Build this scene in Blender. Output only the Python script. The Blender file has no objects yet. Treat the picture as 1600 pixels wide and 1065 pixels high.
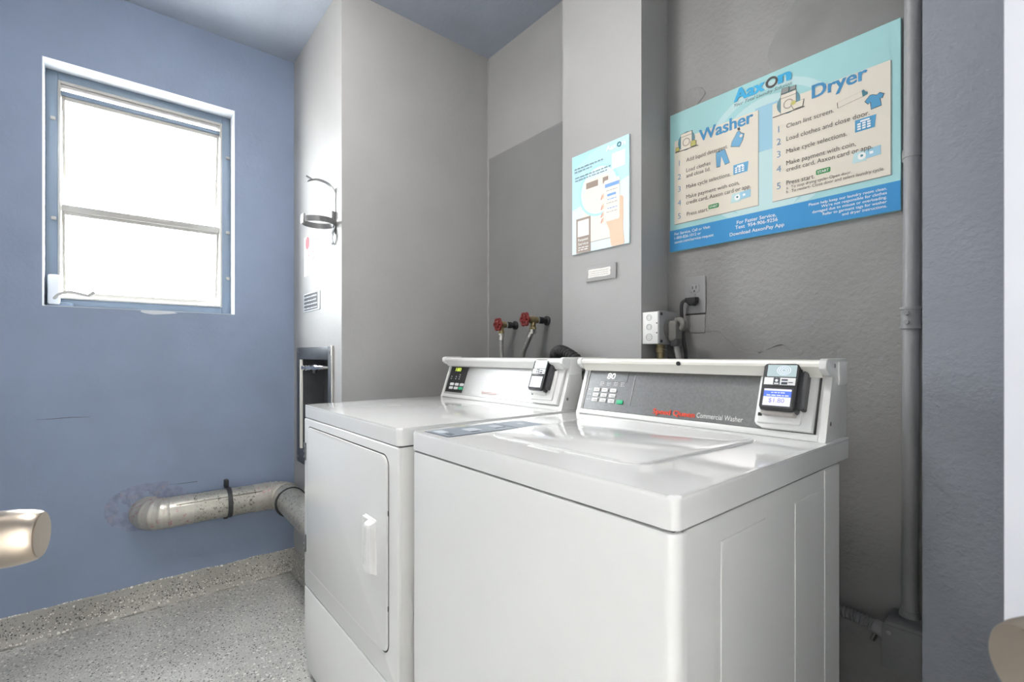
import bpy, bmesh, math, random
from mathutils import Vector, Matrix, noise

random.seed(7)
SC = bpy.context.scene
COL = SC.collection
PI = math.pi

# ------------------------------------------------------------------ camera
YAW = math.radians(50.136)
cam_d = bpy.data.cameras.new('camera')
cam = bpy.data.objects.new('camera', cam_d)
COL.objects.link(cam)
cam.location = (0, 0, 1.08)
cam.rotation_euler = (PI / 2, 0, YAW)
cam_d.sensor_width = 36.0
cam_d.lens = 744.865 / 1600 * 36.0
cam_d.shift_y = (554 - 532.5) / 1600
cam_d.clip_start = 0.01
cam_d.dof.use_dof = True
cam_d.dof.focus_distance = 1.6
cam_d.dof.aperture_fstop = 9.0
SC.camera = cam

# ------------------------------------------------------------------ world, portals, exposure
W = bpy.data.worlds.new('sky'); SC.world = W
W.use_nodes = True
bg = W.node_tree.nodes['Background']
bg.inputs['Color'].default_value = (0.985, 0.995, 1.0, 1)
bg.inputs['Strength'].default_value = 24.0
SC.view_settings.view_transform = 'Standard'
SC.view_settings.look = 'None'
SC.view_settings.exposure = 0.53
SC.view_settings.gamma = 1.0
SC.view_settings.use_curve_mapping = False

sun_d = bpy.data.lights.new('sun', 'SUN')
sun_d.energy = 170.0; sun_d.angle = math.radians(0.6); sun_d.color = (1.0, 0.95, 0.88)
sun = bpy.data.objects.new('sun', sun_d); COL.objects.link(sun)
sun.location = (2, 4, 6)
sun.rotation_euler = Vector((0.25, 0.60, 0.78)).to_track_quat('Z', 'Y').to_euler()

FV = Vector((-math.sin(YAW), math.cos(YAW), 0))
RV = Vector((math.cos(YAW), math.sin(YAW), 0))


def fl(lat, dep, z=0.0):
    """a floor point given by its distances right of and ahead of the doorway's middle"""
    return RV * lat + FV * dep + Vector((0, 0, z))


def portal(name, loc, rot, sx, sy):
    l = bpy.data.lights.new(name, 'AREA')
    l.shape = 'RECTANGLE'; l.size = sx; l.size_y = sy
    l.cycles.is_portal = True
    o = bpy.data.objects.new(name, l); COL.objects.link(o)
    o.location = loc; o.rotation_euler = rot


portal('window_portal', (-2.755, 0.11, 1.745), (0, -PI / 2, 0), 0.95, 0.64)
portal('doorway_portal', fl(0.05, -0.26, 1.03), (PI / 2, 0, YAW), 0.72, 2.04)


# ------------------------------------------------------------------ materials
def mat(name, col, rough=0.5, metal=0.0, spec=0.5, var=0.0, vscale=6.0, bump=(), emit=None, coat=0.0, dirt=None):
    """bump: list of (scale, strength, detail); var: brightness variation of the paint; dirt: (colour, scale, low, high)"""
    m = bpy.data.materials.new(name); m.use_nodes = True
    nt = m.node_tree; N = nt.nodes; L = nt.links
    b = N['Principled BSDF']
    b.inputs['Base Color'].default_value = (*col, 1)
    b.inputs['Roughness'].default_value = rough
    b.inputs['Metallic'].default_value = metal
    b.inputs['Specular IOR Level'].default_value = spec
    b.inputs['Coat Weight'].default_value = coat
    b.inputs['Coat Roughness'].default_value = 0.08
    tc = None
    if var or bump or dirt:
        tc = N.new('ShaderNodeTexCoord')
    src = None
    if var:
        n = N.new('ShaderNodeTexNoise'); n.inputs['Scale'].default_value = vscale; n.inputs['Detail'].default_value = 6
        L.new(tc.outputs['Object'], n.inputs['Vector'])
        r = N.new('ShaderNodeMapRange')
        r.inputs['From Min'].default_value = 0.3; r.inputs['From Max'].default_value = 0.7
        r.inputs['To Min'].default_value = 1 - var; r.inputs['To Max'].default_value = 1 + var
        L.new(n.outputs['Fac'], r.inputs['Value'])
        x = N.new('ShaderNodeVectorMath'); x.operation = 'SCALE'
        x.inputs[0].default_value = col
        L.new(r.outputs['Result'], x.inputs['Scale'])
        src = x.outputs['Vector']
    if dirt:
        dc, ds, lo, hi = dirt
        n = N.new('ShaderNodeTexNoise'); n.inputs['Scale'].default_value = ds; n.inputs['Detail'].default_value = 8
        n.inputs['Roughness'].default_value = 0.65
        L.new(tc.outputs['Object'], n.inputs['Vector'])
        r = N.new('ShaderNodeMapRange')
        r.inputs['From Min'].default_value = lo; r.inputs['From Max'].default_value = hi
        L.new(n.outputs['Fac'], r.inputs['Value'])
        mx = N.new('ShaderNodeMix'); mx.data_type = 'RGBA'
        L.new(r.outputs['Result'], mx.inputs[0])
        if src: L.new(src, mx.inputs[6])
        else: mx.inputs[6].default_value = (*col, 1)
        mx.inputs[7].default_value = (*dc, 1)
        src = mx.outputs[2]
    if src:
        L.new(src, b.inputs['Base Color'])
    prev = None
    for (s, st, d) in bump:
        n = N.new('ShaderNodeTexNoise'); n.inputs['Scale'].default_value = s; n.inputs['Detail'].default_value = d
        L.new(tc.outputs['Object'], n.inputs['Vector'])
        bp = N.new('ShaderNodeBump'); bp.inputs['Strength'].default_value = st
        bp.inputs['Distance'].default_value = 0.01
        L.new(n.outputs['Fac'], bp.inputs['Height'])
        if prev: L.new(prev, bp.inputs['Normal'])
        prev = bp.outputs['Normal']
    if prev: L.new(prev, b.inputs['Normal'])
    if emit:
        b.inputs['Emission Color'].default_value = (*emit[0], 1)
        b.inputs['Emission Strength'].default_value = emit[1]
    return m


def flake_mat(name, base, k=1.0):
    """painted floor with broadcast chips: pale and dark specks of several sizes"""
    m = mat(name, base, 0.55, 0, 0.35)
    nt = m.node_tree; N = nt.nodes; L = nt.links; b = N['Principled BSDF']
    tc = N.new('ShaderNodeTexCoord')
    n0 = N.new('ShaderNodeTexNoise'); n0.inputs['Scale'].default_value = 3.2; n0.inputs['Detail'].default_value = 7
    L.new(tc.outputs['Object'], n0.inputs['Vector'])
    r0 = N.new('ShaderNodeValToRGB')
    r0.color_ramp.elements[0].position = 0.30; r0.color_ramp.elements[0].color = (*[c * 0.78 for c in base], 1)
    r0.color_ramp.elements[1].position = 0.72; r0.color_ramp.elements[1].color = (*[c * 1.12 for c in base], 1)
    L.new(n0.outputs['Fac'], r0.inputs['Fac'])
    cur = r0.outputs['Color']
    hs = []
    for sc, thr, col in ((55, 0.24, (0.80, 0.78, 0.72)), (80, 0.22, (0.10, 0.10, 0.10)), (130, 0.30, (0.74, 0.73, 0.68)), (150, 0.27, (0.13, 0.13, 0.135))):
        v = N.new('ShaderNodeTexVoronoi'); v.inputs['Scale'].default_value = sc * k
        v.inputs['Randomness'].default_value = 1.0
        L.new(tc.outputs['Object'], v.inputs['Vector'])
        # only some of the cells carry a chip
        sep = N.new('ShaderNodeSeparateColor'); L.new(v.outputs['Color'], sep.inputs['Color'])
        g = N.new('ShaderNodeMath'); g.operation = 'GREATER_THAN'; g.inputs[1].default_value = 0.55
        L.new(sep.outputs['Red'], g.inputs[0])
        lt = N.new('ShaderNodeMapRange')
        lt.inputs['From Min'].default_value = thr + 0.06; lt.inputs['From Max'].default_value = thr
        L.new(v.outputs['Distance'], lt.inputs['Value'])
        mu = N.new('ShaderNodeMath'); mu.operation = 'MULTIPLY'
        L.new(g.outputs[0], mu.inputs[0]); L.new(lt.outputs['Result'], mu.inputs[1])
        mx = N.new('ShaderNodeMix'); mx.data_type = 'RGBA'
        L.new(mu.outputs[0], mx.inputs[0]); L.new(cur, mx.inputs[6]); mx.inputs[7].default_value = (*col, 1)
        cur = mx.outputs[2]; hs.append(mu.outputs[0])
    # a few dark stains
    n2 = N.new('ShaderNodeTexNoise'); n2.inputs['Scale'].default_value = 5.5; n2.inputs['Detail'].default_value = 9
    n2.inputs['Roughness'].default_value = 0.7
    L.new(tc.outputs['Object'], n2.inputs['Vector'])
    r2 = N.new('ShaderNodeMapRange'); r2.inputs['From Min'].default_value = 0.66; r2.inputs['From Max'].default_value = 0.8
    L.new(n2.outputs['Fac'], r2.inputs['Value'])
    mx = N.new('ShaderNodeMix'); mx.data_type = 'RGBA'
    L.new(r2.outputs['Result'], mx.inputs[0]); L.new(cur, mx.inputs[6]); mx.inputs[7].default_value = (0.13, 0.13, 0.10, 1)
    L.new(mx.outputs[2], b.inputs['Base Color'])
    bp = N.new('ShaderNodeBump'); bp.inputs['Strength'].default_value = 0.35; bp.inputs['Distance'].default_value = 0.004
    L.new(hs[0], bp.inputs['Height']); L.new(bp.outputs['Normal'], b.inputs['Normal'])
    return m


def glass_mat():
    m = bpy.data.materials.new('window_glass'); m.use_nodes = True
    nt = m.node_tree; N = nt.nodes; L = nt.links
    for n in list(N):
        if n.type == 'BSDF_PRINCIPLED': N.remove(n)
    out = N['Material Output']
    t = N.new('ShaderNodeBsdfTransparent'); t.inputs['Color'].default_value = (0.95, 0.97, 0.97, 1)
    g = N.new('ShaderNodeBsdfGlossy'); g.inputs['Roughness'].default_value = 0.02
    mx = N.new('ShaderNodeMixShader')
    mx.inputs[0].default_value = 0.05; L.new(t.outputs[0], mx.inputs[1]); L.new(g.outputs[0], mx.inputs[2])
    L.new(mx.outputs[0], out.inputs['Surface'])
    return m


PLASTER = [(6, 0.22, 4), (55, 0.07, 5), (170, 0.06, 3)]
ROUGHPL = [(7, 0.30, 6), (26, 0.16, 6), (75, 0.22, 5), (190, 0.12, 3)]
M = dict(
    blue_wall=mat('blue_grey_wall_paint', (0.218, 0.272, 0.385), 0.55, var=0.07, vscale=3.5, bump=[(5, 0.25, 5), (70, 0.10, 5)]),
    ceiling=mat('ceiling_paint', (0.38, 0.42, 0.50), 0.55, var=0.06, bump=[(8, 0.2, 4), (60, 0.15, 4)]),
    grey_wall=mat('grey_wall_paint', (0.365, 0.362, 0.36), 0.5, var=0.04, vscale=4, bump=PLASTER),
    rough_wall=mat('rough_grey_wall_paint', (0.262, 0.256, 0.254), 0.5, var=0.07, vscale=5, bump=ROUGHPL),
    pillar_wall=mat('pillar_paint', (0.245, 0.262, 0.30), 0.45, var=0.05, vscale=5, bump=ROUGHPL),
    patch=mat('smooth_plaster_patch', (0.235, 0.233, 0.228), 0.5, var=0.05, bump=[(30, 0.15, 4)]),
    light_wall=mat('white_entry_paint', (0.78, 0.78, 0.77), 0.6, var=0.03, bump=PLASTER),
    niche_lower=mat('darker_niche_grey', (0.235, 0.235, 0.238), 0.5, var=0.04, bump=PLASTER),
    floor=flake_mat('flake_floor', (0.55, 0.54, 0.51)),
    base=flake_mat('flake_cove', (0.44, 0.425, 0.39)),
    concrete=mat('concrete', (0.42, 0.41, 0.39), 0.85, var=0.12, bump=[(40, 0.3, 5)]),
    enamel=mat('white_enamel', (0.80, 0.80, 0.79), 0.22, spec=0.5, coat=0.3, var=0.008, bump=[(260, 0.012, 2)]),
    enamel_gloss=mat('glossy_white_enamel', (0.80, 0.80, 0.795), 0.10, spec=0.55, coat=0.6),
    enamel_rail=mat('cream_plastic', (0.80, 0.785, 0.73), 0.3),
    plastic_white=mat('white_plastic', (0.80, 0.80, 0.79), 0.35),
    groove=mat('dark_seam', (0.06, 0.06, 0.06), 0.8),
    panel_grey=mat('grey_control_panel', (0.24, 0.24, 0.24), 0.33, metal=0.75, var=0.10, vscale=160),
    panel_silver=mat('silver_control_panel', (0.50, 0.50, 0.495), 0.45, metal=0.45, var=0.03, vscale=90),
    black=mat('black_plastic', (0.018, 0.018, 0.02), 0.38),
    blackrub=mat('black_rubber', (0.022, 0.022, 0.024), 0.55, bump=[(120, 0.1, 3)]),
    dkgrey=mat('dark_grey_plastic', (0.06, 0.06, 0.065), 0.4),
    btn=mat('pale_button', (0.72, 0.72, 0.72), 0.4),
    green=mat('green_button', (0.03, 0.42, 0.20), 0.4),
    led=mat('white_digits', (0.9, 0.9, 0.9), 0.4, emit=((1, 1, 1), 0.9)),
    led_g=mat('yellow_green_digits', (0.6, 0.75, 0.1), 0.4, emit=((0.72, 0.85, 0.12), 0.7)),
    red_print=mat('red_print', (0.75, 0.07, 0.03), 0.45),
    white_print=mat('white_print', (0.85, 0.85, 0.84), 0.5),
    lcd=mat('lcd_pale', (0.70, 0.72, 0.86), 0.25, emit=((0.72, 0.72, 0.92), 0.35)),
    lcd_blue=mat('lcd_blue', (0.08, 0.14, 0.75), 0.25, emit=((0.10, 0.2, 0.85), 0.35)),
    lcd_text=mat('lcd_text', (0.25, 0.22, 0.6), 0.4),
    pale_disp=mat('pale_blue_window', (0.50, 0.62, 0.64), 0.15, coat=0.5),
    label_blue=mat('blue_grey_label', (0.27, 0.315, 0.37), 0.3, var=0.12, vscale=70),
    label_ink=mat('label_ink', (0.05, 0.06, 0.08), 0.5),
    label_pale=mat('label_pale', (0.62, 0.66, 0.70), 0.4),
    steel=mat('brushed_steel', (0.62, 0.60, 0.57), 0.27, metal=1.0, bump=[(90, 0.03, 2)]),
    dullsteel=mat('dull_grey_steel', (0.20, 0.20, 0.205), 0.45, metal=0.6, var=0.1, vscale=40),
    knob_steel=mat('brushed_knob_steel', (0.50, 0.43, 0.355), 0.30, metal=1.0, bump=[(70, 0.03, 2)]),
    chrome=mat('chrome', (0.75, 0.75, 0.75), 0.12, metal=1.0),
    cabinet=mat('dull_steel_plate', (0.16, 0.165, 0.175), 0.42, metal=0.8, var=0.12, vscale=9),
    galv=mat('galvanised_sheet', (0.44, 0.43, 0.385), 0.38, metal=0.55, var=0.14, vscale=22, dirt=((0.13, 0.12, 0.10), 105, 0.56, 0.61)),
    tape=mat('foil_tape_with_red_print', (0.50, 0.485, 0.44), 0.33, metal=0.5, var=0.08, vscale=30, dirt=((0.47, 0.27, 0.28), 48, 0.565, 0.64)),
    strapblk=mat('black_strap', (0.025, 0.027, 0.03), 0.45),
    conduit=mat('grey_painted_conduit', (0.27, 0.27, 0.275), 0.42, var=0.04, bump=[(120, 0.12, 3)]),
    dark_conduit=mat('grey_painted_box', (0.20, 0.20, 0.205), 0.45, var=0.05, bump=[(90, 0.12, 3)]),
    frame_blue=mat('blue_painted_window_frame', (0.155, 0.205, 0.275), 0.45),
    alu=mat('window_aluminium', (0.36, 0.35, 0.33), 0.45),
    reveal=mat('white_reveal_paint', (0.62, 0.65, 0.70), 0.5, bump=[(40, 0.15, 4)]),
    glass=glass_mat(),
    door=mat('white_door_paint', (0.60, 0.61, 0.65), 0.4, var=0.01),
    brass=mat('old_brass', (0.33, 0.27, 0.15), 0.45, metal=0.8, var=0.15, vscale=60),
    darkmetal=mat('dark_iron', (0.05, 0.05, 0.055), 0.5, metal=0.6, var=0.2, vscale=80),
    redhandle=mat('red_valve_handle', (0.20, 0.022, 0.020), 0.5, var=0.15, vscale=90),
    braid=mat('braided_hose', (0.27, 0.27, 0.26), 0.45, metal=0.4, var=0.35, vscale=320),
    gplug=mat('grey_plug', (0.17, 0.167, 0.155), 0.5),
    gcord=mat('grey_cord', (0.30, 0.295, 0.28), 0.5),
    boxwhite=mat('white_box_side', (0.80, 0.80, 0.78), 0.45),
    plate=mat('grey_cover_plate', (0.27, 0.27, 0.275), 0.4),
    sgn_bg=mat('sign_teal', (0.37, 0.625, 0.64), 0.6, spec=0.2, var=0.03),
    sgn_bg2=mat('sign_pale_teal', (0.52, 0.70, 0.71), 0.6, spec=0.2),
    sgn_mid=mat('sign_sky_blue', (0.33, 0.55, 0.68), 0.6, spec=0.2),
    sgn_card=mat('sign_cream', (0.74, 0.685, 0.59), 0.6, spec=0.2),
    sgn_foot=mat('sign_blue', (0.055, 0.27, 0.56), 0.6, spec=0.2),
    sgn_logo=mat('sign_logo_blue', (0.06, 0.40, 0.68), 0.6, spec=0.2),
    sgn_title=mat('sign_title_blue', (0.07, 0.26, 0.48), 0.6, spec=0.2),
    sgn_ink=mat('sign_ink', (0.10, 0.095, 0.09), 0.6, spec=0.2),
    sgn_num=mat('sign_number_blue', (0.13, 0.26, 0.42), 0.4),
    sgn_teal=mat('sign_dark_teal', (0.05, 0.20, 0.26), 0.4),
    sgn_shade=mat('sign_card_edge', (0.25, 0.27, 0.26), 0.5),
    sgn_icon=mat('sign_icon_blue', (0.07, 0.30, 0.52), 0.4),
    sgn_green=mat('sign_green', (0.03, 0.26, 0.07), 0.4),
    sgn_yel=mat('sign_olive', (0.45, 0.41, 0.08), 0.4),
    pst_top=mat('poster_cyan', (0.44, 0.78, 0.83), 0.4),
    pst_low=mat('poster_pale', (0.72, 0.85, 0.90), 0.4),
    pst_ring=mat('poster_ring', (0.50, 0.76, 0.82), 0.4),
    pst_cream=mat('poster_cream', (0.86, 0.81, 0.73), 0.4),
    pst_brown=mat('poster_taupe', (0.33, 0.26, 0.22), 0.4),
    pst_skin=mat('poster_peach', (0.85, 0.55, 0.40), 0.4),
    pst_skin2=mat('poster_rose', (0.62, 0.30, 0.25), 0.4),
    pst_blue=mat('poster_blue', (0.20, 0.38, 0.72), 0.4),
    pst_ink=mat('poster_ink', (0.22, 0.32, 0.38), 0.5),
    paper=mat('white_paper', (0.80, 0.79, 0.76), 0.6),
    paper_red=mat('paper_red', (0.60, 0.14, 0.16), 0.6),
    paper_grey=mat('paper_grey_print', (0.45, 0.42, 0.40), 0.6),
)


# ------------------------------------------------------------------ mesh helpers
class Fr:
    """a local frame: origin, right, up; its third axis points at the reader"""
    def __init__(s, O, u, v):
        u = Vector(u).normalized(); v = Vector(v).normalized(); n = u.cross(v)
        s.m = Matrix(((u.x, v.x, n.x, O[0]), (u.y, v.y, n.y, O[1]), (u.z, v.z, n.z, O[2]), (0, 0, 0, 1)))


WORLD = Fr((0, 0, 0), (1, 0, 0), (0, 1, 0))


def newbm():
    return bmesh.new()


def box(bm, x0, x1, y0, y1, z0, z1, bev=0.0, seg=2):
    t = bmesh.new()
    bmesh.ops.create_cube(t, size=1.0)
    for v in t.verts:
        v.co = Vector(((x0 + x1) / 2 + v.co.x * (x1 - x0), (y0 + y1) / 2 + v.co.y * (y1 - y0), (z0 + z1) / 2 + v.co.z * (z1 - z0)))
    if bev > 0:
        bmesh.ops.bevel(t, geom=list(t.edges), offset=bev, offset_type='OFFSET', segments=seg, profile=0.5, affect='EDGES', clamp_overlap=True)
    merge(bm, t)
    return bm


def merge(bm, t):
    me = bpy.data.meshes.new('tmp'); t.to_mesh(me); t.free(); bm.from_mesh(me); bpy.data.meshes.remove(me)


def prism(bm, pts, z0, z1, bev=0.0, seg=2):
    """polygon pts in the frame's plane, extruded from z0 to z1"""
    t = bmesh.new()
    a = [t.verts.new((p[0], p[1], z0)) for p in pts]
    b = [t.verts.new((p[0], p[1], z1)) for p in pts]
    n = len(pts)
    area = sum(pts[i][0] * pts[(i + 1) % n][1] - pts[(i + 1) % n][0] * pts[i][1] for i in range(n))
    if area < 0:
        a.reverse(); b.reverse()
    t.faces.new(b); t.faces.new(list(reversed(a)))
    for i in range(n):
        j = (i + 1) % n
        t.faces.new((a[i], a[j], b[j], b[i]))
    if bev > 0:
        es = [e for e in t.edges if all(abs(v.co.z - z1) < 1e-6 for v in e.verts)]
        bmesh.ops.bevel(t, geom=es, offset=bev, offset_type='OFFSET', segments=seg, profile=0.5, affect='EDGES', clamp_overlap=True)
    merge(bm, t)
    return bm


def rrect(x0, x1, y0, y1, r, n=5):
    pts = []
    for cx, cy, a0 in ((x1 - r, y1 - r, 0), (x0 + r, y1 - r, 90), (x0 + r, y0 + r, 180), (x1 - r, y0 + r, 270)):
        for k in range(n + 1):
            a = math.radians(a0 + 90 * k / n)
            pts.append((cx + r * math.cos(a), cy + r * math.sin(a)))
    return pts


def circ(cx, cy, r, n=28, ry=None, a0=0, a1=360):
    ry = ry or r
    full = abs(a1 - a0) >= 360
    k = n if full else n + 1
    return [(cx + r * math.cos(math.radians(a0 + (a1 - a0) * i / n)), cy + ry * math.sin(math.radians(a0 + (a1 - a0) * i / n))) for i in range(k)]


def ring(bm, cx, cy, r0, r1, z0, z1, n=28, k=1.0):
    """flat annulus with thickness"""
    t = bmesh.new(); R = []
    for i in range(n):
        a = 2 * PI * i / n; c, s = math.cos(a), math.sin(a) * k
        R.append([t.verts.new((cx + c * r0, cy + s * r0, z0)), t.verts.new((cx + c * r1, cy + s * r1, z0)),
                  t.verts.new((cx + c * r1, cy + s * r1, z1)), t.verts.new((cx + c * r0, cy + s * r0, z1))])
    for i in range(n):
        p, q = R[i], R[(i + 1) % n]
        for j in range(4):
            l = (j + 1) % 4
            t.faces.new((p[j], q[j], q[l], p[l]))
    bmesh.ops.recalc_face_normals(t, faces=list(t.faces))
    merge(bm, t)
    return bm


def tube(bm, path, r, seg=12, caps=True, closed=False):
    t = bmesh.new()
    P = [Vector(p) for p in path]
    n = len(P)
    rr = r if isinstance(r, (list, tuple)) else [r] * n
    tg = []
    for i in range(n):
        a = P[max(0, i - 1)]; b = P[min(n - 1, i + 1)]
        tg.append((b - a).normalized())
    up = Vector((0, 0, 1)) if abs(tg[0].z) < 0.9 else Vector((1, 0, 0))
    nx = (up - tg[0] * up.dot(tg[0])).normalized()
    rings = []
    for i in range(n):
        if i:
            q = tg[i - 1].rotation_difference(tg[i]); nx = q @ nx
            nx = (nx - tg[i] * nx.dot(tg[i])).normalized()
        ny = tg[i].cross(nx)
        rings.append([t.verts.new(P[i] + (nx * math.cos(2 * PI * k / seg) + ny * math.sin(2 * PI * k / seg)) * rr[i]) for k in range(seg)])
    for i in range(n - 1):
        for k in range(seg):
            l = (k + 1) % seg
            t.faces.new((rings[i][k], rings[i][l], rings[i + 1][l], rings[i + 1][k]))
    if caps:
        t.faces.new(list(reversed(rings[0]))); t.faces.new(rings[-1])
    bmesh.ops.recalc_face_normals(t, faces=list(t.faces))
    merge(bm, t)
    return bm


def arc(c, a, b, r, t0, t1, n=10):
    """points on an arc about c in the plane of unit vectors a, b"""
    c, a, b = Vector(c), Vector(a), Vector(b)
    return [c + (a * math.cos(math.radians(t0 + (t1 - t0) * i / n)) + b * math.sin(math.radians(t0 + (t1 - t0) * i / n))) * r for i in range(n + 1)]


def bez(p, n=16):
    """smooth curve through points (Catmull-Rom)"""
    P = [Vector(q) for q in p]; P = [P[0] * 2 - P[1]] + P + [P[-1] * 2 - P[-2]]
    out = []
    for i in range(1, len(P) - 2):
        for k in range(n):
            t = k / n; a, b, c, d = P[i - 1], P[i], P[i + 1], P[i + 2]
            out.append(0.5 * ((2 * b) + (c - a) * t + (2 * a - 5 * b + 4 * c - d) * t * t + (3 * b - a - 3 * c + d) * t ** 3))
    out.append(P[-2])
    return out


def origin_of(o):
    v = Vector((0, 0, 0))
    while o:
        v = v + Vector(o.location); o = o.parent
    return v


def obj(name, bm, m, parent=None, fr=None, smooth=True, label=None, base=None):
    if fr: bm.transform(fr.m)
    off = origin_of(parent) if parent else Vector(base or (0, 0, 0))
    if off.length: bm.transform(Matrix.Translation(-off))
    bmesh.ops.recalc_face_normals(bm, faces=list(bm.faces))
    me = bpy.data.meshes.new(name); bm.to_mesh(me); bm.free()
    me.materials.append(M[m] if isinstance(m, str) else m)
    if smooth:
        me.shade_smooth()
        try: me.set_sharp_from_angle(angle=math.radians(38))
        except Exception: pass
    o = bpy.data.objects.new(name, me); COL.objects.link(o)
    if parent: o.parent = parent
    else: o.location = off
    if label: o['label'] = label
    return o


def thing(name, label, cat, loc, group=None, kind=None):
    o = bpy.data.objects.new(name, None); COL.objects.link(o)
    o.location = loc; o.empty_display_size = 0.05
    o['label'] = label
    if cat: o['category'] = cat
    if group: o['group'] = group
    if kind: o['kind'] = kind
    return o


def struct(name, bm, m, label=None, **k):
    o = obj(name, bm, m, **k); o['kind'] = 'structure'
    if label: o['label'] = label
    return o


def B(*a, **k):
    return box(newbm(), *a, **k)


def PR(*a, **k):
    return prism(newbm(), *a, **k)


FONT_CACHE = {}


def text(body, x0, x1, y, fr, m, parent, h=None, z=0.0008, bold=0.0, shear=0.0, name='lettering', align='L', rot=0.0):
    """flat lettering: baseline y from x0 to x1 (x1 None: natural width at cap height h)"""
    cu = bpy.data.curves.new('t', 'FONT'); cu.body = body; cu.size = 1.0
    cu.offset = min(bold, 0.01); cu.shear = shear; cu.resolution_u = 3
    ob = bpy.data.objects.new('t', cu); COL.objects.link(ob)
    dg = bpy.context.evaluated_depsgraph_get(); dg.update()
    me = bpy.data.meshes.new_from_object(ob.evaluated_get(dg))
    bpy.data.objects.remove(ob); bpy.data.curves.remove(cu)
    bm = newbm(); bm.from_mesh(me); bpy.data.meshes.remove(me)
    xs = [v.co.x for v in bm.verts]
    a, b = min(xs), max(xs)
    CAP = 0.72
    if x1 is None:
        sy = h / CAP; sx = sy
        w = (b - a) * sx
        if align == 'C': x0 = x0 - w / 2
        if align == 'R': x0 = x0 - w
    else:
        sx = (x1 - x0) / (b - a); sy = h / CAP if h else sx
    for v in bm.verts:
        v.co = Vector((x0 + (v.co.x - a) * sx, y + v.co.y * sy, z))
    if bold > 0.012:      # heavier strokes: the same glyphs again, a hair lower and to either side
        g0 = bmesh.new(); me = bpy.data.meshes.new('tmp'); bm.to_mesh(me); g0.free()
        for i_, dx in enumerate((-1, 1)):
            n0 = len(bm.verts); bm.from_mesh(me); bm.verts.ensure_lookup_table()
            for v in bm.verts[n0:]:
                v.co.x += dx * (bold - 0.008) * sx; v.co.z -= 0.00006 * (i_ + 1)
        bpy.data.meshes.remove(me)
    return obj(name, bm, m, parent, fr, smooth=False)


def words(fr, x0, x1, y, h, m, parent, z=0.0008, seed=0, name='print_line'):
    """a line of print too small to read: a row of short bars of uneven length"""
    r = random.Random(seed); bm = newbm(); x = x0
    while x < x1 - h:
        w = min(r.uniform(1.6, 4.6) * h, x1 - x)
        box(bm, x, x + w, y, y + h * r.uniform(0.75, 1.0), z - 0.0003, z)
        x += w + h * 0.9
    return obj(name, bm, m, parent, fr, smooth=False)


# ------------------------------------------------------------------ the room
XW, YN, XN, YB, ZC = -2.55, 0.697, -1.895, 1.43, 2.55
struct('floor', B(-2.75, 1.0, -1.35, 1.63, -0.1, 0.0), 'floor', 'grey laundry floor with broadcast pale and dark chips')
struct('ground_outside', B(-14, 14, -14, 14, -0.2, -0.101), 'concrete', 'pale concrete ground outside the room')
struct('ceiling', B(-2.75, 1.0, -1.35, 1.63, ZC, ZC + 0.15), 'ceiling', 'blue grey painted ceiling')

# wall with the window opening
WY0, WY1, WZ0, WZ1 = -0.211, 0.435, 1.268, 2.223
bm = newbm()
box(bm, XW - 0.2, XW, -1.2, WY0, 0, ZC); box(bm, XW - 0.2, XW, WY1, YN + 0.01, 0, ZC)
box(bm, XW - 0.2, XW, WY0, WY1, 0, WZ0); box(bm, XW - 0.2, XW, WY0, WY1, WZ1, ZC)
wall_left = struct('wall_left', bm, 'blue_wall', 'blue grey painted wall with the window', smooth=False)
# bare patch of chipped paint under the window, and the rough filler round the duct
pts = [(0.085, 1.262), (0.10, 1.256), (0.13, 1.252), (0.155, 1.254), (0.19, 1.258), (0.215, 1.262), (0.20, 1.2675), (0.09, 1.2675)]
LW = Fr((XW, 0, 0), (0, 1, 0), (0, 0, 1))
obj('chipped_paint', PR(pts, 0, 0.0015), 'reveal', wall_left, LW)
bm = newbm(); rng = random.Random(3)
bmesh.ops.create_grid(bm, x_segments=34, y_segments=26, size=0.5)
for v in bm.verts:
    x, y = v.co.x * 0.40, v.co.y * 0.30
    d = math.hypot((x + 0.02) / 0.15, (y - 0.01) / 0.105)
    nn = noise.noise(Vector((x * 22, y * 22, 3.1))) + 0.5 * noise.noise(Vector((x * 55, y * 55, 1.7)))
    v.co = Vector((0.135 + x, 0.425 + y, -0.002 if d > 1 else max(-0.002, 0.010 * (1 - d * d) * (0.5 + 1.3 * nn))))
M['filler'] = mat('purplish_filler', (0.205, 0.238, 0.335), 0.6, var=0.2, vscale=40, bump=[(60, 0.5, 6)], dirt=((0.29, 0.26, 0.31), 30, 0.56, 0.72))
obj('rough_filler', bm, 'filler', wall_left, LW)

# the chase block between window wall and niche, with a recess for the valve cabinet
bm = newbm()
CX0, CX1, CZ0, CZ1 = -2.43, -2.022, 0.627, 1.06
box(bm, -2.75, XN, YN + 0.11, 1.63, 0, ZC)
box(bm, XW - 0.01, CX0, YN, YN + 0.11, 0, ZC); box(bm, CX1, XN, YN, YN + 0.11, 0, ZC)
box(bm, CX0, CX1, YN, YN + 0.11, 0, CZ0); box(bm, CX0, CX1, YN, YN + 0.11, CZ1, ZC)
struct('wall_chase', bm, 'grey_wall', 'grey wall block jutting out between window wall and niche', smooth=False)

wall_back = struct('wall_back', B(XN, 1.0, YB, 1.63, 0, ZC), 'rough_wall', 'rough grey plaster wall behind the machines')
BW = Fr((0, YB, 0), (1, 0, 0), (0, 0, 1))
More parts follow.
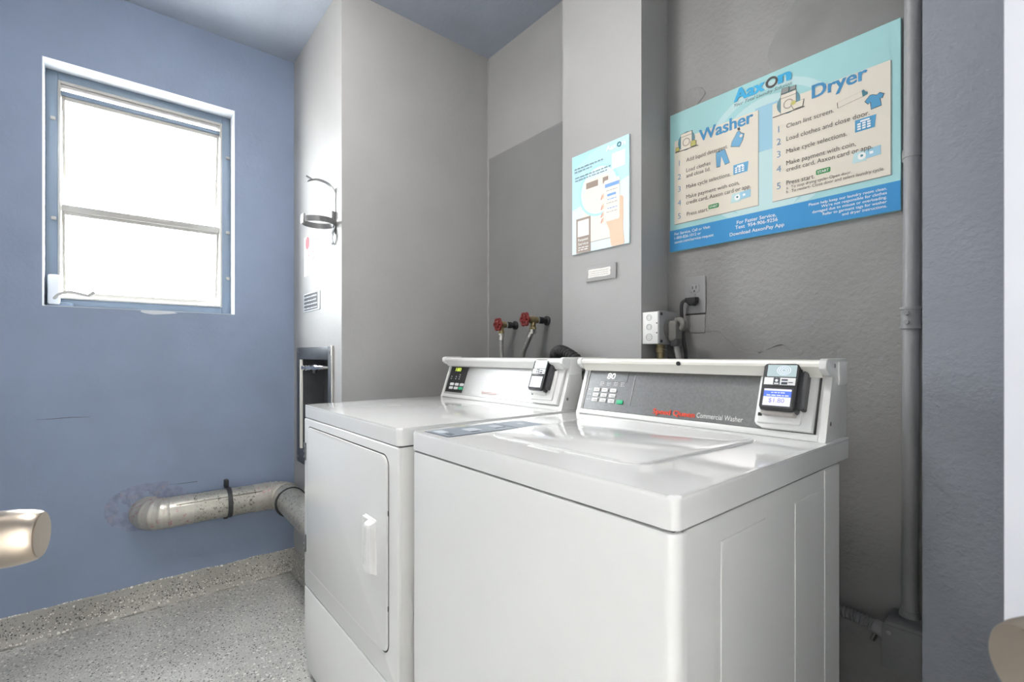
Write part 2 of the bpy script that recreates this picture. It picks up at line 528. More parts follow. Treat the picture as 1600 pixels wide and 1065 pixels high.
# darker grey on the lower part of the niche wall
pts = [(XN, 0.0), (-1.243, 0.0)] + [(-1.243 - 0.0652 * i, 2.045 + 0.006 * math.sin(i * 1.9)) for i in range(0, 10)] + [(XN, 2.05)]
obj('niche_face', PR(pts, 0, 0.001), 'niche_lower', wall_back, BW, smooth=False)
obj('niche_face', PR([(XN, 2.05), (-1.243, 2.05), (-1.243, ZC), (XN, ZC)], 0, 0.0004), 'grey_wall', wall_back, BW, smooth=False)


def blob(cx, cy, rx, ry, seed, n=40, amp=0.13):
    return [(cx + rx * math.cos(2 * PI * i / n) * (1 + amp * noise.noise(Vector((math.cos(2 * PI * i / n) * 1.6, math.sin(2 * PI * i / n) * 1.6, seed)))),
             cy + ry * math.sin(2 * PI * i / n) * (1 + amp * noise.noise(Vector((math.cos(2 * PI * i / n) * 1.6, math.sin(2 * PI * i / n) * 1.6, seed))))) for i in range(n)]


obj('plaster_patch', PR(blob(-0.40, 1.93, 0.165, 0.14, 2.2), 0, 0.0022, bev=0.0018), 'patch', wall_back, BW)
obj('plaster_patch', PR(blob(-0.80, 1.905, 0.036, 0.03, 5.1, amp=0.4), 0, 0.0022, bev=0.0018), 'rough_wall', wall_back, BW)
for nm, pp in (('plaster_ridge', [(-0.770, 1.202), (-0.755, 1.171), (-0.739, 1.156), (-0.718, 1.152), (-0.692, 1.130), (-0.662, 1.101), (-0.633, 1.086), (-0.601, 1.086), (-0.559, 1.104), (-0.537, 1.110), (-0.514, 1.090), (-0.497, 1.072)]),):
    path = [(p_.x, p_.y + 0.004 * noise.noise(Vector((p_.x * 70, 3, p_.z * 70))), p_.z + 0.005 * noise.noise(Vector((p_.x * 60, 1, p_.z * 60)))) for p_ in bez([(x_, YB + 0.0002, z_) for x_, z_ in pp], 8)]
    obj(nm, tube(newbm(), path, [0.0010 + 0.0009 * abs(math.sin(i * 1.3)) for i in range(len(path))], 6), 'rough_wall', wall_back)
# lumpy filler in the niche corner
path = [(XN + 0.001 + 0.003 * noise.noise(Vector((0, 1, i * 0.31))), YB - 0.001 + 0.003 * noise.noise(Vector((5, 1, i * 0.27))), 0.9 + 0.0165 * i) for i in range(100)]
obj('corner_filler', tube(newbm(), path, [0.0045 + 0.0025 * noise.noise(Vector((2, 7, i * 0.6))) for i in range(100)], 8), 'grey_wall', wall_back)
for pp in ([(-0.229, 0.833), (-0.186, 0.8325), (-0.131, 0.834), (-0.071, 0.831)], [(0.179, 0.515), (0.232, 0.512), (0.287, 0.511)]):
    obj('hairline_crack', tube(newbm(), [(XW - 0.0003, y_, z_) for y_, z_ in pp], [0.0004, 0.0012, 0.0014, 0.0005][:len(pp)], 6), 'dkgrey', wall_left)

YC = 1.283
struct('wall_column', B(-1.242, -0.897, YC, YB, 0, ZC), 'grey_wall', 'pale lit grey column with the cyan poster', smooth=False)
struct('wall_pillar', B(-0.199, 1.0, 1.2, YB, 0, ZC), 'pillar_wall', 'grey painted pillar right of the vertical conduit', smooth=False)
struct('wall_right', B(0.36, 1.0, 0.25, 1.2, 0, ZC), 'light_wall', 'pale wall right of the doorway')
struct('wall_front', B(-2.75, -0.9, -1.35, -1.2, 0, ZC), 'light_wall', 'pale wall opposite the machines')

# entry wall with the doorway, standing across the corner behind the camera
EF = Fr(fl(0, -0.16), RV, (0, 0, 1))      # its third axis points out of the room
bm = newbm()
DL, DR = -0.30, 0.41
for (a, b, z0, z1) in ((-1.75, DL, 0, ZC), (DR, 0.98, 0, ZC), (DL, DR, 2.06, ZC)):
    box(bm, a, b, z0, z1, -0.0, 0.14)
struct('wall_entry', bm, 'light_wall', 'pale wall with the doorway the view is taken from', fr=EF, smooth=False)

# unseen roof and walls added outside to hold back daylight from the doorway
bm = newbm()
box(bm, -4.2, 4.2, -0.1, 2.64, 1.9, 2.05)
box(bm, -4.2, -1.75, -0.1, 2.64, 0.0, 0.14); box(bm, 0.98, 4.2, -0.1, 2.64, 0.0, 0.14)
struct('wall_light_block', bm, 'light_wall', 'pale unseen wall added to dim the light at the doorway', fr=EF)
bm = newbm()
box(bm, -4.2, 4.2, 2.62, 2.75, 0.14, 2.05)
struct('ceiling_light_block', bm, 'light_wall', 'pale unseen roof added to dim the light at the doorway', fr=EF)

# cove base: uneven top edge, hollow foot
def cove(name, P0, P1, nrm, hgt, seed, n=70):
    P0, P1, nrm = Vector(P0), Vector(P1), Vector(nrm)
    bm = newbm(); rows = []
    for i in range(n + 1):
        p = P0.lerp(P1, i / n)
        h = hgt + 0.006 * noise.noise(Vector((i * 0.16, seed, 0))) + 0.003 * noise.noise(Vector((i * 0.9, seed, 2)))
        prof = [(0, h + 0.0), (0.006, h - 0.004), (0.008, 0.035), (0.013, 0.016), (0.020, 0.005), (0.027, 0.002), (0.027, -0.002), (0, -0.002)]
        rows.append([bm.verts.new(p + nrm * a + Vector((0, 0, z))) for a, z in prof])
    for i in range(n):
        for j in range(len(rows[0])):
            k = (j + 1) % len(rows[0])
            bm.faces.new((rows[i][j], rows[i][k], rows[i + 1][k], rows[i + 1][j]))
    bm.faces.new(rows[0]); bm.faces.new(rows[-1])
    o = struct(name, bm, 'base')
    g = newbm(); prev = None
    for i in range(n + 1):
        p = P0.lerp(P1, i / n)
        w_ = 0.0015 + 0.006 * abs(noise.noise(Vector((i * 0.35, seed, 5)))) + 0.002 * noise.noise(Vector((i * 1.1, seed, 8)))
        cur = [g.verts.new(p + nrm * a + Vector((0, 0, z))) for a, z in ((0.022, 0.0), (0.022, 0.0045), (0.027, 0.0024), (0.027 + w_, 0.0004), (0.027 + w_, 0.0))]
        if prev:
            for j in range(4): g.faces.new((prev[j], prev[j + 1], cur[j + 1], cur[j]))
        prev = cur
    M.setdefault('grime', mat('grime', (0.27, 0.26, 0.235), 0.8, var=0.35, vscale=90, dirt=((0.46, 0.45, 0.42), 26, 0.45, 0.6)))
    obj('grime_line', g, 'grime', o)
    return o


cove('baseboard_left', (XW, -1.2, 0), (XW, YN, 0), (1, 0, 0), 0.113, 1.3)
cove('baseboard_chase', (XW, YN, 0), (XN, YN, 0), (0, -1, 0), 0.113, 4.3, 30)

# ------------------------------------------------------------------ window
win = thing('window_1', 'open awning window with two tilted panes and a blue painted frame', None, (XW - 0.1, 0.11, WZ0), kind='structure')
WF = Fr((XW, 0, 0), (0, 1, 0), (0, 0, 1))   # x = along wall, y = height, z = into the room
# painted reveal lining
bm = newbm()
e = 0.002
box(bm, WY0, WY1, WZ1 - e, WZ1, -0.2, 0.0005); box(bm, WY0, WY1, WZ0, WZ0 + e, -0.2, 0.0005)
box(bm, WY0, WY0 + e, WZ0 + e, WZ1 - e, -0.2, 0.0005); box(bm, WY1 - e, WY1, WZ0 + e, WZ1 - e, -0.2, 0.0005)
obj('reveal', bm, 'reveal', win, WF, smooth=False)


def rect_frame(x0, x1, y0, y1, w, z0, z1, bev=0.002, wt=None, wb=None):
    bm = newbm(); wt = wt or w; wb = wb or w
    box(bm, x0, x0 + w, y0, y1, z0, z1, bev); box(bm, x1 - w, x1, y0, y1, z0, z1, bev)
    box(bm, x0 + w, x1 - w, y1 - wt, y1, z0, z1, bev); box(bm, x0 + w, x1 - w, y0, y0 + wb, z0, z1, bev)
    return bm


FY0, FY1, FZ0, FZ1 = WY0 + e, WY1 - e, WZ0 + e, WZ1 - e
obj('frame', rect_frame(FY0, FY1, FZ0, FZ1, 0.036, -0.14, -0.095), 'frame_blue', win, WF)
obj('inner_frame', rect_frame(FY0 + 0.036, FY1 - 0.036, FZ0 + 0.036, FZ1 - 0.036, 0.008, -0.15, -0.088, wt=0.012), 'alu', win, WF)
obj('head_track', B(FY0 + 0.044, FY1 - 0.044, FZ1 - 0.058, FZ1 - 0.050, -0.13, -0.092, 0.002), 'alu', win, WF)
obj('head_bar', B(FY0 + 0.044, FY1 - 0.044, FZ1 - 0.088, FZ1 - 0.070, -0.14, -0.10, 0.003), 'frame_blue', win, WF)
SY0, SY1 = FY0 + 0.046, FY1 - 0.046
for zt, zb in ((FZ1 - 0.088, 1.672), (1.668, FZ0 + 0.046)):
    tl = math.radians(9)
    # hinged at its top edge, swung outwards at the foot
    sf = Fr((XW - 0.115, 0, zt), (0, 1, 0), (-math.sin(tl), 0, math.cos(tl)))
    sf = Fr((XW - 0.115, 0, zt), (0, 1, 0), (math.sin(tl), 0, math.cos(tl)))
    hgt = zt - zb
    s = obj('sash', rect_frame(SY0, SY1, -hgt, 0, 0.010, -0.010, 0.010, 0.002, wt=0.016, wb=0.022), 'alu', win, sf)
    obj('pane', B(SY0 + 0.009, SY1 - 0.009, -hgt + 0.02, -0.015, -0.002, 0.002), 'glass', s, sf, smooth=False)
obj('middle_rail', B(SY0, SY1, 1.664, 1.690, -0.135, -0.098, 0.003), 'alu', win, WF)
for y, z in ((WY0 + 0.016, 2.02), (WY0 + 0.018, 1.62), (WY1 - 0.022, 2.02), (WY1 - 0.022, 1.66), (WY1 - 0.022, 1.44)):
    obj('pivot_clip', B(y, y + 0.016, z, z + 0.014, -0.096, -0.086, 0.003), 'alu', win, WF)
# crank operator
cr = obj('crank_operator', B(WY0 + 0.010, WY0 + 0.046, WZ0 + 0.012, WZ0 + 0.13, -0.096, -0.052, 0.008), 'reveal', win, WF)
obj('crank_base', B(WY0 + 0.006, WY0 + 0.085, WZ0 + 0.006, WZ0 + 0.022, -0.096, -0.07, 0.004), 'frame_blue', cr, WF)
pth = bez([(WY0 + 0.03, WZ0 + 0.035, -0.055), (WY0 + 0.045, WZ0 + 0.05, -0.035), (WY0 + 0.075, WZ0 + 0.062, -0.03), (WY0 + 0.125, WZ0 + 0.052, -0.028), (WY0 + 0.135, WZ0 + 0.052, -0.02)], 6)
obj('crank_handle', tube(newbm(), pth, 0.0055, 8), 'alu', cr, WF)
obj('crank_knob', tube(newbm(), [(WY0 + 0.133, WZ0 + 0.050, -0.024), (WY0 + 0.152, WZ0 + 0.066, -0.012)], 0.0065, 10), 'alu', cr, WF)

# ------------------------------------------------------------------ doors
def knob(parent, P, n, ln=0.080, r=0.0262, name='knob'):
    """barrel knob on a rose; P on the door face, n out of the door"""
    P, n = Vector(P), Vector(n).normalized()
    a = [(0, 0.034), (0.004, 0.034), (0.008, 0.030), (0.010, 0.013), (0.030, 0.013), (0.031, 0.020), (0.034, r * 0.93), (0.040, r * 0.99), (0.048, r * 1.03), (0.060, r * 1.02),
         (0.070, r * 0.97), (0.077, r * 0.90), (0.0795, r * 0.84), (0.080, r * 0.80), (0.078, r * 0.74), (0.0765, r * 0.5), (0.076, 0.001)]
    path = [P + n * (d * ln / 0.080) for d, _ in a]
    k = obj(name, tube(newbm(), path, [q for _, q in a], 40), 'knob_steel', parent)
    return k


def door(name, label, edge, back, nrm, kd, th=0.042, kl=0.080):
    """leaf from its free edge to its hinge edge; nrm points to the doorway's middle; kd = knob's distance from the free edge"""
    edge, back = Vector(edge), Vector(back)
    d = thing(name, label, None, (edge + back) / 2, kind='structure')
    u = (back - edge).normalized(); nrm = Vector(nrm).normalized()
    f = Fr(edge, u, (0, 0, 1))
    s = 1 if Vector(f.m.col[2][:3]).dot(nrm) > 0 else -1
    ln = (back - edge).length
    obj('leaf', B(0, ln, 0.012, 2.04, min(0, -s * th), max(0, -s * th), 0.002), 'door', d, f)
    knob(d, edge + u * kd + Vector((0, 0, 0.90)), nrm, kl)
    # latch plate in the free edge
    obj('latch_plate', B(-0.0012, 0.0, 0.84, 0.96, min(-s * 0.010, -s * 0.032), max(-s * 0.010, -s * 0.032)), 'steel', d, f)
    for z in (0.25, 1.05, 1.85):
        obj('hinge', tube(newbm(), [f.m @ Vector((ln + 0.004, z, -s * 0.02)), f.m @ Vector((ln + 0.004, z + 0.1, -s * 0.02))], 0.007, 10), 'steel', d)
    return d


# right leaf: parallel to the line of sight; left leaf: swung wider
door('door_1', 'white door leaf with round steel knob at the right edge', fl(0.3555, 0.3455), fl(0.3555, -0.13), -RV, 0.0715, kl=0.060)
al = math.radians(26)
nl = RV * math.cos(al) + FV * math.sin(al); el = FV * math.cos(al) - RV * math.sin(al)
Pk = fl(-0.471, 0.478)
face = Pk - nl * 0.080
door('door_2', 'white door leaf whose steel knob shows at the left edge', face + el * 0.055, face - el * 0.56, nl, 0.055)

# ------------------------------------------------------------------ fill lamp, unseen, added to brighten the tops of the machines
lx, ly = -1.25, 0.22
la = thing('added_fill_lamp', 'round opal fill lamp added out of view on the ceiling', 'lamp', (lx, ly, ZC))
obj('base', tube(newbm(), [(lx, ly, ZC), (lx, ly, ZC - 0.02)], 0.17, 32), 'enamel', la)
M['opal'] = mat('fill_lamp_glow', (0.8, 0.78, 0.74), 0.4, emit=((1.0, 0.96, 0.91), 50.0))
obj('opal_shade', tube(newbm(), [(lx, ly, ZC - 0.02), (lx, ly, ZC - 0.04), (lx, ly, ZC - 0.065), (lx, ly, ZC - 0.085), (lx, ly, ZC - 0.095)], [0.16, 0.158, 0.14, 0.09, 0.01], 32), 'opal', la)

# ------------------------------------------------------------------ dryer and washer
CON = lambda yo: Fr((0, 1.045 + yo, 0.912), (1, 0, 0), (0, 0.045, 0.128))   # slanted console face: x along, y up the slope, z out


def console(t, x0, x1, yo, back, rail_m, panel_m, px0, px1):
    """housing, end caps, top rail and the recessed face of a rear control console"""
    f = Fr((0, 0, 0), (0, 1, 0), (0, 0, 1))        # x = depth, y = height, z = along the machine
    Z = 0.9105
    prof = [(1.049 + yo, Z), (1.092 + yo, 1.036), (1.092 + yo, 1.060), (back, 1.060), (back, Z)]
    h = obj('console_housing', PR(prof, x0 + 0.010, x1 - 0.010), 'enamel', t, f)
    # rolled rail along the top
    rp = [(1.094 + yo, 1.034)] + [(1.076 + yo + 0.016 * math.cos(a), 1.046 + 0.012 * math.sin(a)) for a in [math.radians(-60 - 24 * i) for i in range(3)]]
    rp += [(1.062 + yo, 1.050), (1.055 + yo, 1.056), (1.054 + yo, 1.062), (1.057 + yo, 1.067), (1.064 + yo, 1.0695), (1.12 + yo, 1.0695), (1.12 + yo, 1.034)]
    rail = obj('top_rail', PR(rp, x0 + 0.0125, x1 - 0.0125), rail_m, t, f)
    # end caps follow the profile a little larger
    cp = [(1.044 + yo, Z), (1.0885 + yo, 1.037), (1.072 + yo, 1.040), (1.060 + yo, 1.046), (1.052 + yo, 1.053), (1.0505 + yo, 1.062), (1.054 + yo, 1.069), (1.063 + yo, 1.0725), (back, 1.0725),
          (back, 1.02), (back + 0.001, Z)]
    for a, b in ((x0, x0 + 0.013), (x1 - 0.013, x1)):
        c = obj('end_cap', PR(cp, a, b, bev=0.002), 'enamel', t, f)
        if b == x1:
            for (yy, zz) in ((1.098 + yo, 1.058), (1.072 + yo, 0.945)):
                obj('screw', tube(newbm(), [(x1 - 0.001, yy, zz), (x1 + 0.0012, yy, zz)], 0.0045, 12), 'steel', c)
            obj('hinge_cover', B(x1 - 0.004, x1 + 0.0035, back - 0.055, back - 0.004, 1.018, 1.066, 0.003), 'plastic_white', c)
    F = CON(yo)
    obj('lower_lip', B(x0 + 0.013, x1 - 0.013, -0.001, 0.0125, -0.006, 0.0015, 0.001), 'enamel', t, F)
    obj('panel_gasket', B(px0 - 0.004, px1 + 0.003, 0.0125, 0.1315, -0.0055, -0.0025), 'groove', t, F)
    p = obj('control_panel', B(px0, px1, 0.0135, 0.1305, -0.004, -0.0008, 0.0004, 1), panel_m, t, F, smooth=False)
    return F, p


def reader(t, F, x0, y0, w=0.0663, h=0.101, lit=True):
    """card reader on its white wedge base"""
    x1, y1 = x0 + w, y0 + h
    r = obj('card_reader', PR(rrect(x0, x1, y0, y1, 0.007), 0.012, 0.041, bev=0.003), 'black', t, F, label='black card reader with a small lit screen')
    bm = newbm()
    prism(bm, rrect(x0 - 0.0025, x1 + 0.002, y0 - 0.002, y1 + 0.002, 0.008), 0.008, 0.030, bev=0.003)
    obj('reader_back_shell', bm, 'dkgrey', r, F)
    obj('reader_chin', B(x0 + 0.001, x1 - 0.002, y0 - 0.007, y0 + 0.004, 0.012, 0.034, 0.003), 'paper_grey' if lit else 'plastic_white', r, F)
    obj('swipe_slot', PR(rrect(x1 + 0.002, x1 + 0.0125, y0 + 0.008, y1 - 0.014, 0.004), 0.004, 0.030, bev=0.003), 'dkgrey', r, F)
    z = 0.0412
    obj('upper_window', PR(rrect(x0 + 0.0075, x1 - 0.0035, y1 - 0.030, y1 - 0.005, 0.001, 2), z - 0.0006, z + 0.0004), 'pale_disp', r, F, smooth=False)
    bm = newbm(); cx = x0 + 0.036; cy = y1 - 0.0165
    for i, rr in enumerate((0.004, 0.008, 0.012)):
        ring(bm, cx + 0.003, cy, rr, rr + 0.0012, z + 0.0002, z + 0.0006, 24, 0.75)
    obj('tap_mark', bm, 'lcd', r, F, smooth=False)
    st = obj('sticker', B(x0 + 0.0035, x1 - 0.0035, y1 - 0.0475, y1 - 0.032, z - 0.0005, z + 0.0003), 'white_print', r, F, smooth=False)
    bm = newbm()
    xs = x0 + 0.0215
    for (a, b, c, d) in ((0, 0.0125, 0.0, 0.0148), (0.0155, 0.027, 0.0085, 0.012), (0.0155, 0.027, 0.001, 0.006), (0.0285, 0.037, 0.0045, 0.0062)):
        box(bm, xs + a, xs + b, y1 - 0.0472 + c, y1 - 0.0472 + d, z, z + 0.0006)
    obj('sticker_print', bm, 'label_ink', r, F, smooth=False)
    bm = newbm()
    ring(bm, xs + 0.006, y1 - 0.0385, 0.0, 0.0030, z + 0.0005, z + 0.0009, 12)
    box(bm, xs + 0.002, xs + 0.0105, y1 - 0.0462, y1 - 0.0435, z + 0.0005, z + 0.0009)
    obj('sticker_mark', bm, 'white_print', r, F, smooth=False)
    obj('screen_bezel', PR(rrect(x0 + 0.004, x1 - 0.0045, y0 + 0.006, y1 - 0.052, 0.002, 3), z - 0.0006, z + 0.0002), 'groove', r, F, smooth=False)
    sx0, sx1, sy0, sy1 = x0 + 0.0065, x1 - 0.008, y0 + 0.0095, y0 + 0.0445
    s = obj('screen', B(sx0, sx1, sy0, sy1, z - 0.0003, z + 0.0005), 'lcd', r, F, smooth=False)
    if lit:
        obj('screen_header', B(sx0, sx1, sy1 - 0.0165, sy1 - 0.004, z, z + 0.0007), 'lcd_blue', r, F, smooth=False)
        words(F, sx0 + 0.014, sx1 - 0.012, sy1 - 0.0085, 0.0019, 'lcd', r, z + 0.0010, 4)
        words(F, sx0 + 0.006, sx1 - 0.004, sy1 - 0.0145, 0.0021, 'lcd', r, z + 0.0010, 5)
        text('$1.80', sx0 + 0.011, sx1 - 0.011, sy0 + 0.0065, F, 'lcd_text', r, h=0.0095, z=z + 0.0009)
    return r


def reader_base(t, F, x0, x1):
    pts = [(x0, 0.027), (x0 + 0.004, 0.020), (x0 + 0.016, 0.014), (x1, 0.0145), (x1, 0.133), (x0 + 0.01, 0.133), (x0, 0.125)]
    b = obj('reader_base', PR(pts, -0.0008, 0.010, bev=0.004), 'plastic_white', t, F)
    obj('base_shoulder', PR([(x0 + 0.006, 0.026), (x0 + 0.009, 0.023), (x1 - 0.022, 0.0245), (x1 - 0.019, 0.029), (x1 - 0.021, 0.12), (x0 + 0.006, 0.12)], 0.008, 0.0155, bev=0.004), 'plastic_white', b, F)
    obj('slot', B(x0 + 0.009, x0 + 0.017, 0.037, 0.044, 0.0145, 0.0165), 'black', b, F)
    return b


def machine_top(bm, x0, x1, y0, y1, z0, z1):
    """lid slab with rounded rim"""
    prism(bm, rrect(x0, x1, y0, y1, 0.012, 5), z0, z1, bev=0.007, seg=4)
    return bm


# ---- dryer
DX0, DX1, DY0, DY1 = -1.697, -0.999, 0.497, 1.135
dry = thing('dryer', 'white front-loading dryer with a hinged door, left of the washer', 'dryer', ((DX0 + DX1) / 2, 0.82, 0))
obj('cabinet', PR(rrect(DX0 + 0.003, DX1 - 0.003, DY0 + 0.004, DY1 - 0.02, 0.012, 4), 0.03, 0.866), 'enamel', dry)
obj('top_seam', B(DX0 + 0.007, DX1 - 0.007, DY0 + 0.008, DY1 - 0.03, 0.864, 0.876), 'groove', dry, smooth=False)
obj('top_panel', machine_top(newbm(), DX0, DX1, DY0, DY1, 0.8705, 0.911), 'enamel_gloss', dry)
FD = Fr((0, DY0, 0), (1, 0, 0), (0, 0, 1))
obj('front_panel', PR(rrect(DX0 + 0.001, DX1 - 0.001, 0.3035, 0.8675, 0.010, 4), -0.008, 0.0, bev=0.004, seg=3), 'enamel', dry, FD)
lp = [(DX0 + 0.001, 0.295), (DX0 + 0.001, 0.095), (DX0 + 0.006, 0.075), (DX0 + 0.03, 0.042), (DX0 + 0.05, 0.03), (DX1 - 0.05, 0.03), (DX1 - 0.03, 0.042), (DX1 - 0.006, 0.075), (DX1 - 0.001, 0.095), (DX1 - 0.001, 0.295), (DX1 - 0.006, 0.3005), (DX0 + 0.006, 0.3005)]
obj('lower_panel', PR(lp, -0.008, 0.0, bev=0.004, seg=3), 'enamel', dry, FD)
obj('panel_seam', B(DX0 + 0.006, DX1 - 0.006, 0.298, 0.306, -0.009, -0.004), 'groove', dry, FD, smooth=False)
obj('kick_space', B(DX0 + 0.06, DX1 - 0.06, 0.004, 0.034, -0.05, -0.012), 'groove', dry, FD, smooth=False)
for x in (DX0 + 0.06, DX1 - 0.06):
    for y in (DY0 + 0.08, DY1 - 0.08):
        obj('foot', tube(newbm(), [(x, y, 0), (x, y, 0.012), (x, y, 0.032)], [0.022, 0.020, 0.012], 14), 'blackrub', dry)
dp = lambda g: [(-1.657 - g, 0.385)] + [(-1.657 - g, 0.80)] + circ(-1.657 + 0.03, 0.838 - 0.03 + g, 0.03 + g, 6, a0=180, a1=90) + circ(-1.050 - 0.03, 0.840 - 0.03, 0.03 + g, 6, a0=90, a1=0) + circ(-1.050 - 0.025, 0.372 + 0.025, 0.025 + g, 6, a0=0, a1=-90) + circ(-1.657 + 0.025, 0.372 + 0.025, 0.025 + g, 6, a0=-90, a1=-180)
def dpoly(g):
    x0, x1, z0, z1 = -1.657 - g, -1.050 + g, 0.372 - g, 0.840 + g
    return rrect(x0, x1, z0, z1, 0.026 + g, 7)
# shallow well round the door
bm = newbm()
o_, i_ = dpoly(0.007), dpoly(0.0015)
obj('door_gap', PR(dpoly(0.0035), -0.002, 0.0004), 'groove', dry, FD, smooth=False)
dd = obj('door', PR(dpoly(0), -0.002, 0.0050, bev=0.0045, seg=4), 'enamel', dry, FD)
# handle: moulded grip with a scoop on its hinge side
hx0, hx1, hz0, hz1 = -1.176, -1.104, 0.540, 0.676
hn = obj('handle', PR(rrect(hx0 + 0.002, hx1, hz0, hz1, 0.006, 4), 0.004, 0.0085, bev=0.003), 'plastic_white', dd, FD)
bm = newbm()
N_ = 24
rows = []
for i in range(N_ + 1):
    s = i / N_; z = hz0 + 0.004 + (hz1 - hz0 - 0.008) * s
    e_ = min(1.0, min(s, 1 - s) / 0.09); e_ = math.sqrt(max(0, 1 - (1 - e_) ** 2))
    bow = 0.010 * math.sin(PI * s)
    prof = [(hx1 - 0.002, 0.006), (hx1 - 0.003, 0.008 + 0.014 * e_), (hx1 - 0.009, 0.010 + 0.018 * e_), (hx1 - 0.020, 0.010 + 0.019 * e_), (hx1 - 0.030, 0.010 + 0.016 * e_), (hx1 - 0.036 + bow * 0.3, 0.009 + 0.010 * e_), (hx1 - 0.036 + bow, 0.006)]
    rows.append([bm.verts.new((a, z, b)) for a, b in prof])
for i in range(N_):
    for j in range(len(rows[0]) - 1):
        bm.faces.new((rows[i][j], rows[i][j + 1], rows[i + 1][j + 1], rows[i + 1][j]))
bm.faces.new(rows[0]); bm.faces.new(rows[-1])
obj('grip', bm, 'plastic_white', hn, FD) if False else obj('handle_grip', bm, 'plastic_white', dd, FD)
bm = newbm()
box(bm, hx0, hx0 + 0.006, hz0 + 0.006, hz1 - 0.006, 0.004, 0.0125, 0.002)
box(bm, hx0 + 0.002, hx1 - 0.03, hz1 - 0.010, hz1 - 0.003, 0.004, 0.0125, 0.002)
box(bm, hx0 + 0.002, hx1 - 0.03, hz0 + 0.003, hz0 + 0.010, 0.004, 0.0125, 0.002)
obj('handle_rim', bm, 'plastic_white', dd, FD)
for z in (0.726, 0.418):
    h = obj('hinge', B(-1.689, -1.674, z, z + 0.058, -0.001, 0.0045, 0.001), 'cabinet', dry, FD)
    for dz in (0.012, 0.029, 0.046):
        obj('hinge_screw', tube(newbm(), [FD.m @ Vector((-1.6815, z + dz, 0.004)), FD.m @ Vector((-1.6815, z + dz, 0.006))], 0.004, 10), 'steel', h)
for z in (0.70, 0.475):
    obj('door_catch', B(-1.0515, -1.0465, z, z + 0.012, -0.0015, 0.002), 'groove', dry, FD)
YO = -0.013
F, p = console(dry, -1.692, -1.006, YO, 1.125, 'enamel', 'panel_silver', -1.676, -1.016)
k = obj('keypad', PR([(-1.673, 0.0185), (-1.551, 0.0185), (-1.545, 0.128), (-1.673, 0.128)], -0.001, 0.0003), 'black', p, F, smooth=False)
bm = newbm()
for a in ((-1.6725, -1.6715, 0.0190, 0.1275), (-1.6725, -1.546, 0.0190, 0.0200), (-1.6725, -1.546, 0.1262, 0.1275), (-1.5475, -1.546, 0.0190, 0.1275)): box(bm, *a, 0.0, 0.0006)
obj('keypad_border', bm, 'btn', p, F, smooth=False)
text('180', -1.636, -1.598, 0.1075, F, 'led_g', p, h=0.0145, bold=0.02)
for j, (by, xs) in enumerate(((0.0530, (-1.6345, -1.5993, -1.564)), (0.0378, (-1.6350, -1.5997, -1.567)))):
    for i, bx in enumerate(xs):
        obj('key', PR(rrect(bx - 0.0135, bx + 0.0135, by - 0.0055, by + 0.0055, 0.003, 3), 0.0, 0.0016, bev=0.0005), 'green' if (i == 2 and j == 1) else 'btn', p, F)
for x, n_ in ((-1.655, 2), (-1.622, 2), (-1.598, 3)):
    bm = newbm()
    for q in range(n_): box(bm, x, x + 0.006, 0.074 + q * 0.0085, 0.078 + q * 0.0085, 0.0, 0.0006)
    obj('indicator', bm, 'label_pale', p, F, smooth=False)
text('Speed Queen', -1.424, -1.335, 0.026, F, mat('faint_red_print', (0.62, 0.42, 0.40), 0.4), p, bold=0.02)
text('Commercial Dryer', -1.331, -1.235, 0.0255, F, 'white_print', p)
reader_base(dry, F, -1.145, -1.022)
reader(dry, F, -1.132, 0.047, w=0.0633, lit=False)

# ---- washer
X0, X1, Y0, Y1 = -0.961, -0.310, 0.510, 1.168
wa = thing('washer', 'white top-loading washer with a grey control panel, nearest machine', 'washer', ((X0 + X1) / 2, 0.84, 0))
obj('cabinet', PR(rrect(X0 + 0.004, X1 - 0.003, Y0 + 0.010, 1.111, 0.004, 2), 0.03, 0.864), 'enamel', wa, smooth=False)
# wrap-round front panel with soft corners
obj('front_panel', PR([(X0 + 0.002, Y0 + 0.035)] + circ(X0 + 0.016, Y0 + 0.014, 0.014, 6, a0=180, a1=270) + circ(X1 - 0.016, Y0 + 0.017, 0.017, 8, a0=270, a1=360) + [(X1 + 0.001, Y0 + 0.026), (X1 - 0.012, Y0 + 0.030)], 0.03, 0.8655, bev=0.003), 'enamel', wa)
obj('corner_seam', B(X1 - 0.004, X1 - 0.0025, Y0 + 0.026, Y0 + 0.030, 0.03, 0.863), 'groove', wa, smooth=False)
obj('top_seam', B(X0 + 0.006, X1 - 0.006, Y0 + 0.008, 1.108, 0.862, 0.874), 'groove', wa, smooth=False)
obj('top_panel', machine_top(newbm(), X0, X1 + 0.002, Y0, Y1, 0.8695, 0.911), 'enamel_gloss', wa)
for x in (X0 + 0.06, X1 - 0.06):
    for y in (Y0 + 0.08, 1.05):
        obj('foot', tube(newbm(), [(x, y, 0), (x, y, 0.012), (x, y, 0.032)], [0.022, 0.020, 0.012], 14), 'blackrub', wa)
# pressed side: two raised ribs' panels and the rear flange
SF = Fr((X1 - 0.003, 0, 0), (0, 1, 0), (0, 0, 1))
for a, b in ((0.628, 0.769), (0.886, 1.027)):
    obj('side_pressing', PR([(a, 0.05), (b, 0.05), (b, 0.829), (a, 0.829)], -0.001, 0.0010, bev=0.0009), 'enamel', wa, SF, smooth=False)
obj('rear_flange', PR([(1.0285, 0.035), (1.111, 0.035), (1.111, 0.862), (1.0285, 0.862)], -0.001, 0.0016, bev=0.0014), 'enamel', wa, SF, smooth=False)
